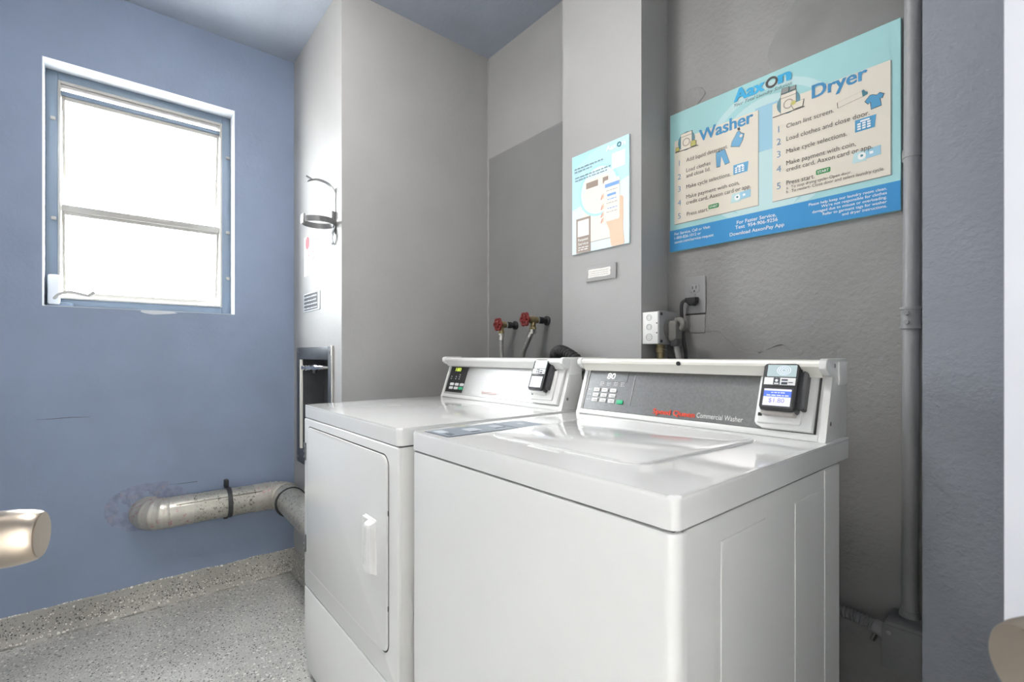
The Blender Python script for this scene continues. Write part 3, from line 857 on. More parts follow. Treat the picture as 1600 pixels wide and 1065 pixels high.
# lid
TF = Fr((0, 0, 0.911), (1, 0, 0), (0, 1, 0))
lidp = [(-0.800, 0.628), (-0.785, 0.612), (-0.455, 0.612), (-0.435, 0.630), (-0.413, 0.985), (-0.835, 0.985)]
def rnd(pts, r, n=5):
    out = []
    m_ = len(pts)
    for i in range(m_):
        p0, p1, p2 = Vector(pts[i - 1]), Vector(pts[i]), Vector(pts[(i + 1) % m_])
        a = (p0 - p1); b = (p2 - p1)
        ra = min(r, a.length * 0.45); rb = min(r, b.length * 0.45)
        s_, e_ = p1 + a.normalized() * ra, p1 + b.normalized() * rb
        for k_ in range(n + 1):
            t = k_ / n
            q = s_ * (1 - t) ** 2 + p1 * 2 * t * (1 - t) + e_ * t * t
            out.append((q.x, q.y))
    return out
lidp = rnd([(-0.806, 0.606), (-0.430, 0.606), (-0.408, 0.986), (-0.838, 0.986)], 0.045, 8)
obj('lid_groove', PR([(x * 1.0, y) for x, y in rnd([(-0.8085, 0.6035), (-0.4275, 0.6035), (-0.4055, 0.9875), (-0.8405, 0.9875)], 0.046, 8)], -0.002, 0.0003), 'plastic_white', wa, TF, smooth=False)
lid = obj('lid', PR(lidp, -0.002, 0.0042, bev=0.0038, seg=4), 'enamel_gloss', wa, TF)
obj('finger_notch', PR(rnd([(-0.668, 0.590), (-0.572, 0.586), (-0.585, 0.607), (-0.655, 0.607)], 0.01, 4), -0.004, 0.0010, bev=0.0008), 'plastic_white', lid, TF)
lb = obj('instruction_label', B(-0.928, -0.832, 0.524, 0.800, 0.0, 0.0006), 'label_ink', wa, TF, smooth=False)
obj('label_face', B(-0.9255, -0.8345, 0.5265, 0.7975, 0.0003, 0.0010), 'label_blue', lb, TF, smooth=False)
for (a, b, c, d) in ((-0.915, -0.88, 0.535, 0.56), (-0.90, -0.86, 0.60, 0.635), (-0.90, -0.865, 0.675, 0.70), (-0.892, -0.868, 0.755, 0.768)):
    obj('label_picture', PR(rrect(a, b, c, d, 0.006, 3), 0.0008, 0.0013), 'label_pale', lb, TF, smooth=False)
for (a, b, c, d) in ((-0.87, -0.845, 0.540, 0.544), (-0.87, -0.85, 0.549, 0.552), (-0.862, -0.853, 0.60, 0.622), (-0.9255, -0.8345, 0.712, 0.714), (-0.868, -0.862, 0.672, 0.70)):
    obj('label_print', B(a, b, c, d, 0.0008, 0.0013), 'label_ink', lb, TF, smooth=False)

F, p = console(wa, -0.957, -0.316, 0.0, 1.172, 'enamel_rail', 'panel_grey', -0.9345, -0.3375)
obj('rail_screw', tube(newbm(), [(-0.6305, 1.058, 1.0588), (-0.6305, 1.0515, 1.0588)], 0.0052, 14), 'black', wa)
dw = obj('display_window', PR(rrect(-0.900, -0.800, 0.098, 0.127, 0.002, 2), -0.001, 0.0002), 'panel_grey', p, F, smooth=False)
text('80', -0.870, -0.842, 0.1055, F, 'led', p, h=0.0175, shear=0.12)
for j, by in enumerate((0.0722, 0.0570, 0.0421)):
    for bx in (-0.8978, -0.8685, -0.8387):
        kk = obj('key', PR(rrect(bx - 0.0108, bx + 0.0108, by - 0.0056, by + 0.0056, 0.0022, 3), -0.0004, 0.0014, bev=0.0005), 'btn', p, F)
        obj('key_print', B(bx - 0.006, bx + 0.006, by - 0.001, by + 0.001, 0.0012, 0.0017), 'paper_grey', kk, F, smooth=False)
    words(F, -0.928, -0.914, by - 0.0012, 0.002, 'btn', p, 0.0006, 20 + j)
kk = obj('key', PR(rrect(-0.8208, -0.7990, 0.0353, 0.0470, 0.0022, 3), -0.0004, 0.0014, bev=0.0005), 'green', p, F)
for i in range(4):
    for q in range(3):
        words(F, -0.890 + i * 0.024, -0.877 + i * 0.024, 0.0855 + q * 0.0045, 0.0018, 'btn', p, 0.0006, 30 + i + 7 * q)
obj('panel_divider', B(-0.7766, -0.7758, 0.034, 0.119, -0.0004, 0.0004), 'btn', p, F, smooth=False)
text('Speed Queen', -0.701, -0.588, 0.0205, F, 'red_print', p, h=0.0135, bold=0.035)
text('Commercial Washer', -0.583, -0.4755, 0.0215, F, 'white_print', p, h=0.0125)
reader_base(wa, F, -0.4485, -0.3385)
reader(wa, F, -0.4295, 0.0452)

# ------------------------------------------------------------------ exhaust duct
DR_ = 0.062
dc = -2.55 + 0.0665 + 0.002
du = thing('exhaust_duct', 'round galvanised exhaust duct bending along the blue wall to the dryer', 'duct', (dc, 0.36, 0.40))
zc = 0.412
def elbow_r(n, r, amp=0.0026):
    return [r + (amp if i % 6 < 2 else 0) for i in range(n)]
# first elbow: out of the wall, turning along it
pa = [(-2.551, 0.112 + 0.068 - 0.066, zc)]
a1 = arc((dc - 0.0665 - 0.0 + 0.0, 0.112 + 0.066, zc), (0, -1, 0), (1, 0, 0), 0.0665, 0, 90, 30)
rr = elbow_r(len(a1), DR_ + 0.001)
obj('elbow', tube(newbm(), a1, rr, 28), 'tape', du)
obj('straight_pipe', tube(newbm(), [(dc, 0.17, zc), (dc, 0.24, zc), (dc, 0.40, zc), (dc, 0.545, zc - 0.002)], DR_, 32), 'galv', du)
obj('tape_band', tube(newbm(), [(dc, 0.178, zc), (dc, 0.262, zc)], DR_ + 0.0015, 32), 'tape', du)
obj('tape_band', tube(newbm(), [(dc, 0.500, zc - 0.002), (dc, 0.556, zc - 0.002)], DR_ + 0.0015, 32), 'tape', du)
obj('pipe_seam', B(dc + 0.045, dc + 0.052, 0.20, 0.53, zc + 0.036, zc + 0.041), 'galv', du)
# second elbow: turning out to the dryer
a2 = arc((dc + 0.075, 0.55, zc - 0.002), (-1, 0, 0), (0, 1, 0), 0.075, 0, 90, 36)
obj('elbow', tube(newbm(), a2, elbow_r(len(a2), DR_ + 0.001), 28), 'tape', du)
pe = [(dc + 0.07, 0.625, zc - 0.002), (-2.2, 0.625, zc - 0.012), (-1.70, 0.625, zc - 0.02)]
obj('run_pipe', tube(newbm(), pe, DR_ - 0.001, 28), 'galv', du)
def band(y, name, par):
    bm = newbm()
    pts = arc((dc, y, zc), (1, 0, 0), (0, 0, 1), DR_ + 0.003, -112, 112, 26)
    t = bmesh.new(); prev = None
    for q in pts:
        d = (q - Vector((dc, y, zc))).normalized()
        cur = [t.verts.new(q + Vector((0, w_, 0)) + d * h_) for w_, h_ in ((-0.009, -0.002), (0.009, -0.002), (0.009, 0.002), (-0.009, 0.002))]
        if prev:
            for j in range(4):
                t.faces.new((prev[j], prev[(j + 1) % 4], cur[(j + 1) % 4], cur[j]))
        prev = cur
    merge(bm, t)
    return obj(name, bm, 'strapblk', par)
sb = band(0.398, 'strap', du)
obj('strap_tab', B(XW + 0.001, XW + 0.03, 0.389, 0.407, zc + DR_ - 0.004, zc + DR_ + 0.030, 0.003), 'strapblk', sb)
obj('strap_tab', B(XW + 0.001, XW + 0.03, 0.386, 0.403, zc - DR_ - 0.024, zc - DR_ + 0.002, 0.003), 'strapblk', sb)
bm = newbm(); ringp = [(-2.335, 0.625 + (DR_ + 0.002) * math.cos(a * PI / 12), zc - 0.009 + (DR_ + 0.002) * math.sin(a * PI / 12)) for a in range(25)]
tube(bm, ringp, 0.0055, 8, caps=False)
obj('ring_clamp', bm, 'strapblk', du)

# ------------------------------------------------------------------ things on the bright return wall
RW = Fr((0, YN, 0), (1, 0, 0), (0, 0, 1))
bx = -1.967
br = thing('extinguisher_bracket', 'empty metal extinguisher bracket with hook and ring on the bright wall', 'bracket', (bx, YN, 1.53))
obj('back_strap', B(bx - 0.011, bx + 0.011, 1.575, 1.760, 0.0, 0.003, 0.001), 'dullsteel', br, RW)
obj('spring_coil', B(bx - 0.009, bx + 0.009, 1.632, 1.668, 0.002, 0.018, 0.006), 'dullsteel', br, RW)
def ribbon(path, w, t, axis):
    bm = newbm(); prev = None; P = [Vector(q) for q in path]; ax = Vector(axis)
    for i, q in enumerate(P):
        d = (P[min(i + 1, len(P) - 1)] - P[max(i - 1, 0)]).normalized(); n_ = d.cross(ax).normalized()
        cur = [bm.verts.new(q + ax * a + n_ * b) for a, b in ((-w / 2, -t / 2), (w / 2, -t / 2), (w / 2, t / 2), (-w / 2, t / 2))]
        if prev:
            for j in range(4): bm.faces.new((prev[j], prev[(j + 1) % 4], cur[(j + 1) % 4], cur[j]))
        else: bm.faces.new(cur)
        prev = cur
    bm.faces.new(prev)
    return bm
hk = bez([(bx, YN - 0.002, 1.70), (bx, YN - 0.004, 1.745), (bx, YN - 0.030, 1.775), (bx, YN - 0.070, 1.782), (bx, YN - 0.100, 1.772), (bx, YN - 0.112, 1.762)], 6)
obj('top_hook', ribbon(hk, 0.020, 0.003, (1, 0, 0)), 'dullsteel', br)
hk2 = [(q.x, q.y - 0.004, q.z + 0.009 * (1 if i > 18 else 0)) for i, q in enumerate(hk)]
obj('hook_tip', ribbon([(bx + 0.006, YN - 0.094, 1.776), (bx + 0.006, YN - 0.116, 1.785)], 0.010, 0.003, (1, 0, 0)), 'dullsteel', br)
cy = YN - 0.066
rg = arc((bx, cy, 1.612), (0, 1, 0), (1, 0, 0), 0.062, 8, 160, 18)
obj('ring_strap', ribbon(rg, 0.022, 0.003, (0, 0, 1)), 'dullsteel', br)
rg = arc((bx, cy, 1.612), (0, 1, 0), (1, 0, 0), 0.062, -8, -160, 18)
obj('ring_strap', ribbon(rg, 0.022, 0.003, (0, 0, 1)), 'dullsteel', br)
obj('ring_latch', B(bx - 0.018, bx + 0.016, 1.598, 1.634, 0.122, 0.130, 0.002), 'dullsteel', br, RW)
tl_ = bez([(bx, YN - 0.004, 1.60), (bx + 0.002, YN - 0.014, 1.565), (bx - 0.004, YN - 0.012, 1.545), (bx - 0.010, YN - 0.004, 1.532)], 5)
obj('foot_strap', ribbon(tl_, 0.022, 0.003, (1, 0, 0)), 'cabinet', br)

st = thing('safety_sticker', 'white sticker with a red dot under the metal bracket', 'sticker', (-2.262, YN, 1.45))
obj('sheet', B(-2.378, -2.148, 1.450, 1.634, 0.0004, 0.0012), 'paper', st, RW, smooth=False)
obj('red_dot', PR(circ(-2.326, 1.602, 0.030, 24), 0.001, 0.0016), 'paper_red', st, RW, smooth=False)
bm = newbm(); rg_ = random.Random(11)
for cx_, cz_, n_ in ((-2.31, 1.535, 9), (-2.225, 1.56, 10), (-2.23, 1.525, 8)):
    for q in range(n_):
        a, b = cx_ + rg_.uniform(-0.03, 0.03), cz_ + rg_.uniform(-0.035, 0.03)
        box(bm, a, a + rg_.uniform(0.005, 0.014), b, b + rg_.uniform(0.003, 0.007), 0.001, 0.0016)
obj('faded_print', bm, 'paper_red', st, RW, smooth=False)
words(RW, -2.35, -2.18, 1.470, 0.006, 'paper_grey', st, 0.0016, 6)

pl = thing('metal_tag_plate', 'small dark engraved plate above the steel valve cabinet', 'plate', (-2.264, YN, 1.28))
obj('plate', PR(rrect(-2.378, -2.15, 1.281, 1.366, 0.004, 3), 0.0, 0.004, bev=0.001), 'label_pale', pl, RW)
obj('dark_face', B(-2.368, -2.172, 1.287, 1.361, 0.003, 0.0048), 'dkgrey', pl, RW, smooth=False)
for i in range(4):
    words(RW, -2.362, -2.18, 1.292 + i * 0.0175, 0.0065, 'label_pale', pl, 0.0056, 40 + i)

vc = thing('valve_cabinet', 'recessed steel valve cabinet with chrome spigot behind the dryer', 'cabinet', (-2.23, YN, 0.56))
obj('frame', rect_frame(-2.482, -1.990, 0.560, 1.115, 0.046, -0.001, 0.006, 0.001, wt=0.055, wb=0.066), 'cabinet', vc, RW)
obj('frame_edge', B(-1.992, -1.984, 0.560, 1.118, -0.002, 0.010, 0.002), 'steel', vc, RW)
bm = newbm()
t_ = 0.002
box(bm, CX0, CX1, CZ0, CZ1, -0.109, -0.107)
box(bm, CX0, CX0 + t_, CZ0, CZ1, -0.107, 0.0); box(bm, CX1 - t_, CX1, CZ0, CZ1, -0.107, 0.0)
box(bm, CX0, CX1, CZ0, CZ0 + t_, -0.107, 0.0); box(bm, CX0, CX1, CZ1 - t_, CZ1, -0.107, 0.0)
obj('recess_lining', bm, 'cabinet', vc, RW, smooth=False)
obj('inner_strip', B(CX0 + 0.001, CX0 + 0.016, CZ0 + 0.002, CZ1 - 0.002, -0.004, 0.008, 0.002), 'enamel_rail', vc, RW)
for x, z in ((-2.46, 1.092), (-2.015, 1.092), (-2.46, 0.582), (-2.015, 0.582)):
    obj('screw', tube(newbm(), [(x, YN - 0.005, z), (x, YN - 0.009, z)], 0.007, 10), 'steel', vc)
sp = obj('spigot', tube(newbm(), [(-2.09, YN + 0.10, 1.026), (-2.13, YN + 0.03, 1.025), (-2.19, YN + 0.006, 1.023), (-2.205, YN + 0.004, 1.023), (-2.235, YN + 0.003, 1.022), (-2.25, YN + 0.003, 1.022)], [0.007, 0.008, 0.010, 0.017, 0.017, 0.010], 14), 'chrome', vc)
obj('spigot_handle', tube(newbm(), [(-2.25, YN + 0.003, 1.022), (-2.29, YN + 0.003, 1.020), (-2.30, YN + 0.003, 1.020), (-2.32, YN + 0.003, 1.019), (-2.345, YN + 0.003, 1.018), (-2.365, YN + 0.003, 1.018), (-2.40, YN + 0.003, 1.018)], [0.009, 0.009, 0.014, 0.010, 0.015, 0.009, 0.013], 12), 'chrome', sp)
obj('spigot_stem', tube(newbm(), [(-2.215, YN + 0.004, 1.02), (-2.21, YN - 0.006, 0.995)], [0.012, 0.008], 10), 'darkmetal', sp)

# ------------------------------------------------------------------ taps and hoses in the niche
def tap(x, z, yh, label, sgn):
    t = thing('water_valve', label, 'valve', (x, YB, z), 'red handled water valves on the niche wall')
    ln = YB - yh
    obj('wall_flange', tube(newbm(), [(x, YB - 0.001, z), (x, YB - 0.008, z), (x, YB - 0.012, z)], [0.020, 0.020, 0.014], 16), 'darkmetal', t)
    obj('nipple', tube(newbm(), [(x, YB - 0.010, z), (x, YB - 0.030, z), (x, YB - 0.031, z), (x, YB - 0.048, z), (x, YB - 0.049, z), (x, YB - 0.056, z)], [0.012, 0.012, 0.015, 0.015, 0.011, 0.011], 12), 'darkmetal', t)
    obj('coupling_ring', tube(newbm(), [(x, YB - 0.056, z), (x, YB - 0.063, z)], 0.0145, 12), 'chrome', t)
    bd = obj('body', tube(newbm(), [(x, YB - 0.063, z), (x, YB - 0.075, z), (x, YB - 0.095, z), (x, yh + 0.012, z), (x, yh, z)], [0.012, 0.016, 0.016, 0.010, 0.008], 14), 'brass', t)
    obj('spout', tube(newbm(), [(x, YB - 0.083, z), (x, YB - 0.085, z - 0.028), (x, YB - 0.086, z - 0.030), (x, YB - 0.086, z - 0.040)], [0.012, 0.011, 0.0145, 0.0145], 14), 'brass', bd)
    bm = newbm()
    n_ = 40; path = []
    for i in range(n_ + 1):
        a = 2 * PI * i / n_; rr_ = 0.024 + 0.0028 * math.cos(6 * a)
        path.append((x + rr_ * math.cos(a), yh, z + rr_ * math.sin(a)))
    tube(bm, path, 0.0055, 8, caps=False)
    tube(bm, [(x, yh + 0.006, z), (x, yh - 0.006, z)], 0.010, 14)
    for i in range(3):
        a = PI * i / 3 + 0.3
        tube(bm, [(x - 0.024 * math.cos(a), yh, z - 0.024 * math.sin(a)), (x + 0.024 * math.cos(a), yh, z + 0.024 * math.sin(a))], 0.0045, 8)
    obj('handle', bm, 'redhandle', t)
    return t


tap(-1.685, 1.216, 1.325, 'red-handled water valve nearer the niche corner', 1)
tap(-1.474, 1.226, 1.300, 'red-handled water valve nearer the pale column', 1)


def hose(path, label, group):
    t = thing('water_hose', label, 'hose', path[-1], group)
    obj('nut', tube(newbm(), [Vector(path[0]), Vector(path[0]) - Vector((0, 0, 0.018))], 0.0135, 8), 'steel', t)
    P = bez(path, 10)
    obj('ferrule', tube(newbm(), P[2:7], 0.0125, 12), 'steel', t)
    obj('braided_tube', tube(newbm(), P, 0.0112, 12), 'braid', t)


hose([(-1.685, 1.344, 1.178), (-1.680, 1.338, 1.12), (-1.662, 1.33, 1.05), (-1.60, 1.30, 0.85), (-1.50, 1.28, 0.55), (-1.40, 1.26, 0.30)], 'braided hose hanging from the valve nearer the corner', 'braided hoses behind the dryer')
hose([(-1.474, 1.344, 1.186), (-1.500, 1.335, 1.13), (-1.528, 1.33, 1.06), (-1.52, 1.30, 0.85), (-1.40, 1.25, 0.55), (-1.25, 1.22, 0.30)], 'braided hose hanging from the valve nearer the column', 'braided hoses behind the dryer')

P = bez([(-1.262, 1.300, 0.60), (-1.275, 1.285, 0.95), (-1.262, 1.262, 1.055), (-1.222, 1.240, 1.092), (-1.165, 1.228, 1.083), (-1.10, 1.222, 1.045), (-1.04, 1.22, 0.95), (-1.0, 1.22, 0.6), (-0.99, 1.22, 0.3)], 26)
dh = thing('drain_hose', 'black ribbed drain hose looping up behind the two consoles', 'hose', P[-1])
obj('ribbed_tube', tube(newbm(), P, [0.0205 + 0.0022 * math.cos(i * 1.25) for i in range(len(P))], 18), 'blackrub', dh)
obj('hose_cuff', tube(newbm(), P[60:70], 0.0235, 18), 'black', dh)

# ------------------------------------------------------------------ junction box, plug, outlet, cord
jb = thing('junction_box', 'white and grey junction box on the dark side of the column', 'electrical box', (-0.866, 1.335, 1.114))
JX = Fr((0, 1.287, 0), (1, 0, 0), (0, 0, 1))
obj('body', B(-0.8965, -0.838, 1.287, 1.388, 1.114, 1.214, 0.002), 'boxwhite', jb)
for z in (1.196, 1.167, 1.135):
    r_ = 0.0095 if z > 1.15 else 0.011
    obj('knockout', ring(newbm(), -0.871, z, r_ - 0.0012, r_, -0.001, 0.0009, 24), 'plate', jb, JX)
    obj('knockout', ring(newbm(), -0.871, z, 0.0045, 0.0052, -0.001, 0.0006, 18), 'plate', jb, JX)
for z in (1.178, 1.148):
    obj('screw_hole', PR(circ(-0.8435, z, 0.0022, 10), -0.001, 0.0006), 'black', jb, JX, smooth=False)
KX = Fr((-0.838, 0, 0), (0, 1, 0), (0, 0, 1))
cv = obj('cover', PR(rrect(1.285, 1.390, 1.112, 1.216, 0.006, 4), -0.001, 0.005, bev=0.0015), 'plate', jb, KX)
for z in (1.206, 1.122):
    obj('cover_screw', tube(newbm(), [(-0.833, 1.294, z), (-0.830, 1.294, z)], 0.0045, 10), 'darkmetal', cv)
obj('receptacle', tube(newbm(), [(-0.834, 1.338, 1.160), (-0.826, 1.338, 1.160), (-0.824, 1.338, 1.160)], [0.030, 0.030, 0.026], 28), 'gplug', cv)
cn = obj('connector', tube(newbm(), [(-0.862, 1.335, 1.114), (-0.862, 1.335, 1.104), (-0.862, 1.335, 1.103), (-0.862, 1.335, 1.088), (-0.862, 1.335, 1.087), (-0.862, 1.335, 1.03)], [0.013, 0.013, 0.015, 0.015, 0.012, 0.012], 14), 'brass', jb)
obj('clamp_screw', tube(newbm(), [(-0.848, 1.330, 1.095), (-0.836, 1.328, 1.095)], 0.004, 8), 'steel', cn)

gp = thing('dryer_power_plug', 'chunky grey plug and cord in the junction box receptacle', 'plug', (-0.80, 1.34, 0.60))
bm = newbm()
prism(bm, rrect(1.318, 1.356, 1.118, 1.186, 0.012, 5), 0.016, 0.040, bev=0.008, seg=3)
obj('plug_body', bm, 'gplug', gp, KX)
obj('finger_grip', tube(newbm(), arc((-0.800, 1.338, 1.172), (1, 0, 0), (0, 0, 1), 0.016, -60, 120, 10), 0.0095, 12), 'gplug', gp)
obj('strain_relief', B(-0.820, -0.796, 1.322, 1.352, 1.106, 1.130, 0.005), 'dkgrey', gp)
obj('cord', tube(newbm(), bez([(-0.808, 1.337, 1.112), (-0.806, 1.345, 1.08), (-0.80, 1.35, 1.03), (-0.79, 1.34, 0.9), (-0.85, 1.28, 0.6)], 8), 0.0085, 12), 'gcord', gp)

ot = thing('wall_outlet', 'grey painted duplex outlet under the large sign', 'outlet', (-0.795, YB, 1.212))
obj('cover_plate', PR(rrect(-0.831, -0.759, 1.212, 1.329, 0.004, 3), 0.0, 0.006, bev=0.002), 'plate', ot, BW)
for z in (1.292, 1.250):
    rc = obj('socket', PR(rrect(-0.812, -0.778, z - 0.0145, z + 0.0145, 0.010, 5), 0.005, 0.0075, bev=0.0008), 'plate', ot, BW)
    bm = newbm()
    box(bm, -0.8025, -0.8000, z - 0.002, z + 0.007, 0.0070, 0.0079); box(bm, -0.7905, -0.788, z - 0.002, z + 0.008, 0.0070, 0.0079)
    prism(bm, circ(-0.7955, z - 0.0085, 0.0028, 12), 0.0070, 0.0079)
    obj('slot', bm, 'groove', rc, BW, smooth=False)
obj('screw', tube(newbm(), [(-0.795, YB - 0.005, 1.271), (-0.795, YB - 0.0085, 1.271)], 0.003, 8), 'conduit', ot)
sk = obj('box_skirt', B(-0.828, -0.762, 1.150, 1.207, 0.0, 0.003, 0.002), 'rough_wall', ot, BW)
obj('gap_line', B(-0.829, -0.761, 1.2075, 1.2115, 0.0, 0.0025), 'groove', ot, BW, smooth=False)

bp = thing('washer_power_cord', 'black right-angle plug and cord in the lower socket of the outlet', 'power cord', (-0.80, 1.38, 0.5))
obj('plug_head', PR([(-0.817, 1.262), (-0.780, 1.262), (-0.780, 1.246), (-0.790, 1.235), (-0.803, 1.236), (-0.812, 1.246), (-0.817, 1.250)], 0.008, 0.030, bev=0.004), 'black', bp, BW)
obj('cord', tube(newbm(), bez([(-0.806, 1.412, 1.252), (-0.822, 1.405, 1.252), (-0.828, 1.402, 1.236), (-0.825, 1.400, 1.19), (-0.818, 1.398, 1.13), (-0.808, 1.395, 1.06), (-0.80, 1.37, 0.85), (-0.78, 1.30, 0.5)], 10), 0.0055, 10), 'black', bp)

# ------------------------------------------------------------------ vertical conduit, its box and the flexible run
cx, cyy = -0.252, 1.408
co = thing('vertical_conduit', 'grey painted conduit running up the wall beside the pillar', 'conduit', (cx, cyy, 0.46))
obj('pipe', tube(newbm(), [(cx - 0.004, cyy, 0.455), (cx - 0.002, cyy, 1.16), (cx + 0.004, cyy, ZC)], 0.0152, 18), 'conduit', co)
cp_ = obj('coupling', tube(newbm(), [(cx - 0.002, cyy, 1.140), (cx - 0.002, cyy, 1.190)], 0.0180, 20), 'conduit', co)
for z in (1.140, 1.184):
    obj('coupling_rim', tube(newbm(), [(cx - 0.002, cyy, z), (cx - 0.002, cyy, z + 0.006)], 0.0202, 20), 'conduit', cp_)
for z in (1.154, 1.175):
    obj('set_screw', tube(newbm(), [(cx - 0.006, cyy - 0.015, z), (cx - 0.006, cyy - 0.026, z)], 0.005, 8), 'conduit', cp_)
sr = obj('pipe_strap', tube(newbm(), [(cx + 0.0, cyy, 1.533), (cx + 0.0, cyy, 1.552)], 0.0168, 18), 'conduit', co)
obj('strap_ear', B(cx - 0.0205, cx - 0.008, YB - 0.012, YB, 1.530, 1.555, 0.002), 'conduit', sr)
obj('strap_screw', tube(newbm(), [(cx - 0.0165, YB - 0.010, 1.543), (cx - 0.0165, YB - 0.016, 1.543)], 0.004, 8), 'steel', sr)
obj('bottom_nut', tube(newbm(), [(cx - 0.004, cyy, 0.478), (cx - 0.004, cyy, 0.484), (cx - 0.004, cyy, 0.492)], [0.020, 0.020, 0.0165], 18), 'conduit', co)

jx = thing('pull_box', 'grey painted steel box at the foot of the vertical conduit', 'electrical box', (-0.245, 1.385, 0.37))
obj('body', B(-0.290, -0.2005, 1.345, 1.4295, 0.375, 0.478, 0.003), 'dark_conduit', jx)
obj('cover', B(-0.293, -0.2005, 1.341, 1.346, 0.372, 0.470, 0.0015), 'dark_conduit', jx)
obj('cover_screw', tube(newbm(), [(-0.280, 1.341, 0.455), (-0.280, 1.338, 0.455)], 0.005, 8), 'conduit', jx)
fx = thing('flexible_conduit', 'grey ribbed flexible conduit leading from the washer to the steel box', 'conduit', (-0.40, 1.37, 0.43))
P = bez([(-0.70, 1.36, 0.36), (-0.52, 1.37, 0.43), (-0.40, 1.375, 0.447), (-0.345, 1.378, 0.447), (-0.305, 1.38, 0.437)], 30)
obj('ribbed_tube', tube(newbm(), P, [0.0125 + 0.0020 * math.cos(i * 1.35) for i in range(len(P))], 14), 'conduit', fx)
en = obj('end_fitting', tube(newbm(), [(-0.318, 1.38, 0.440), (-0.2905, 1.38, 0.434)], 0.0165, 14), 'conduit', fx)
obj('fitting_screw', tube(newbm(), [(-0.312, 1.374, 0.424), (-0.317, 1.368, 0.410)], 0.0045, 8), 'steel', en)

# ------------------------------------------------------------------ large instruction sign
SG = Fr((0, 1.4195, 0), (1, 0, 0), (0, 0, 1))
sg = thing('instruction_sign', 'large teal and blue sign with washer and dryer steps', 'sign', (-0.577, YB, 1.42))
SX0, SX1, SZ0, SZ1 = -0.880, -0.274, 1.420, 1.873
obj('board', B(SX0, SX1, SZ0, SZ1, -0.0100, 0.0, 0.0008, 1), 'sgn_bg', sg, SG, smooth=False)
z1 = 0.0004
def layer(name, pts, m, k, par=None):
    return obj(name, PR(pts, 0.0, 0.0003 * k), m, par or sg, SG, smooth=False)
layer('pale_disc', circ(-0.577, 1.655, 0.196, 48), 'sgn_bg2', 1)
bm = ring(newbm(), -0.577, 1.655, 0.158, 0.176, 0, 0.0006, 48); obj('disc_ring', bm, 'sgn_bg', sg, SG, smooth=False)
layer('middle_block', [(-0.605, 1.66), (-0.545, 1.66), (-0.545, 1.788), (-0.605, 1.788)], 'sgn_mid', 3)
layer('pale_disc', circ(-0.577, 1.56, 0.10, 36), 'sgn_bg2', 4)
layer('footer', [(SX0 + 0.0005, SZ0 + 0.0005), (SX1 - 0.0005, SZ0 + 0.0005), (SX1 - 0.0005, 1.490), (SX0 + 0.0005, 1.490)], 'sgn_foot', 4.7)
for a, b in ((-0.863, -0.597), (-0.558, -0.2935)):
    layer('card_edge', [(a, 1.507), (b + 0.002, 1.507), (b + 0.002, 1.780), (a, 1.780)], 'sgn_shade', 4.4)
    layer('card', [(a, 1.509), (b, 1.509), (b, 1.7815), (a, 1.7815)], 'sgn_card', 5.2)
Zt = 0.0024
def T(b_, x0, x1, y, m='sgn_ink', **k):
    return text(b_, x0, x1, y, SG, m, sg, z=Zt, **k)
T('Aax', -0.665, -0.5795, 1.831, 'sgn_logo', h=0.037, bold=0.045)
T('n', -0.541, -0.512, 1.832, 'sgn_logo', h=0.037, bold=0.045)
obj('logo_ring', ring(newbm(), -0.5605, 1.8455, 0.0105, 0.0160, 0, Zt, 32, 0.95), 'sgn_ink', sg, SG, smooth=False)
T('Your Total Laundry Solution', -0.665, -0.508, 1.8165, h=0.0095, shear=0.35)
T('Washer', -0.776, -0.611, 1.752, 'sgn_title', h=0.037, bold=0.028)
T('Dryer', -0.459, -0.339, 1.757, 'sgn_title', h=0.036, bold=0.028)
for n_, y in (('1', 1.6965), ('2', 1.652), ('3', 1.612), ('4', 1.5675), ('5', 1.524)):
    T(n_, -0.8445, None, y, 'sgn_num', h=0.0185, align='C')
for n_, y in (('1', 1.697), ('2', 1.6625), ('3', 1.628), ('4', 1.587), ('5', 1.540)):
    T(n_, -0.5415, None, y, 'sgn_num', h=0.0185, align='C')
T('Add liquid detergent.', -0.820, -0.684, 1.7015, h=0.0125)
T('Load clothes', -0.820, -0.739, 1.6685, h=0.0125)
T('and close lid.', -0.820, -0.739, 1.6505, h=0.0125)
T('Make cycle selections.', -0.820, -0.676, 1.6155, h=0.0125)
T('Make payment with coin,', -0.820, -0.650, 1.583, h=0.0125)
T('credit card, Aaxon card or app.', -0.820, -0.617, 1.564, h=0.0125)
T('Press start.', -0.818, -0.746, 1.527, h=0.0125)
T('Clean lint screen.', -0.522, -0.4095, 1.7015, h=0.0125)
T('Load clothes and close door.', -0.522, -0.334, 1.6665, h=0.0125)
T('Make cycle selections.', -0.522, -0.381, 1.632, h=0.0125)
T('Make payment with coin,', -0.522, -0.362, 1.600, h=0.0125)
T('credit card, Aaxon card or app.', -0.522, -0.328, 1.582, h=0.0125)
T('Press start.', -0.522, -0.453, 1.5455, h=0.0125)
T('a.  To stop drying cycle- Open door.', -0.522, -0.371, 1.534, h=0.0082)
T('b.  To restart- Close door and select laundry cycle.', -0.522, -0.305, 1.523, h=0.0082)
wp = 'white_print'
for b_, x, y in (('For Service, Call or Visit:', -0.862, 1.4725), ('1-800-826-1012 or', -0.862, 1.459), ('aaxon.com/service-request', -0.862, 1.4455)):
    T(b_, x, None, y, wp, h=0.0088, bold=0.008)
for b_, y, h_ in (('For Faster Service,', 1.4665, 0.0105), ('Text  954-906-9256', 1.4525, 0.0105), ('Download AaxonPay App', 1.4345, 0.0105)):
    T(b_, -0.603, None, y, wp, h=h_, align='C', bold=0.010)
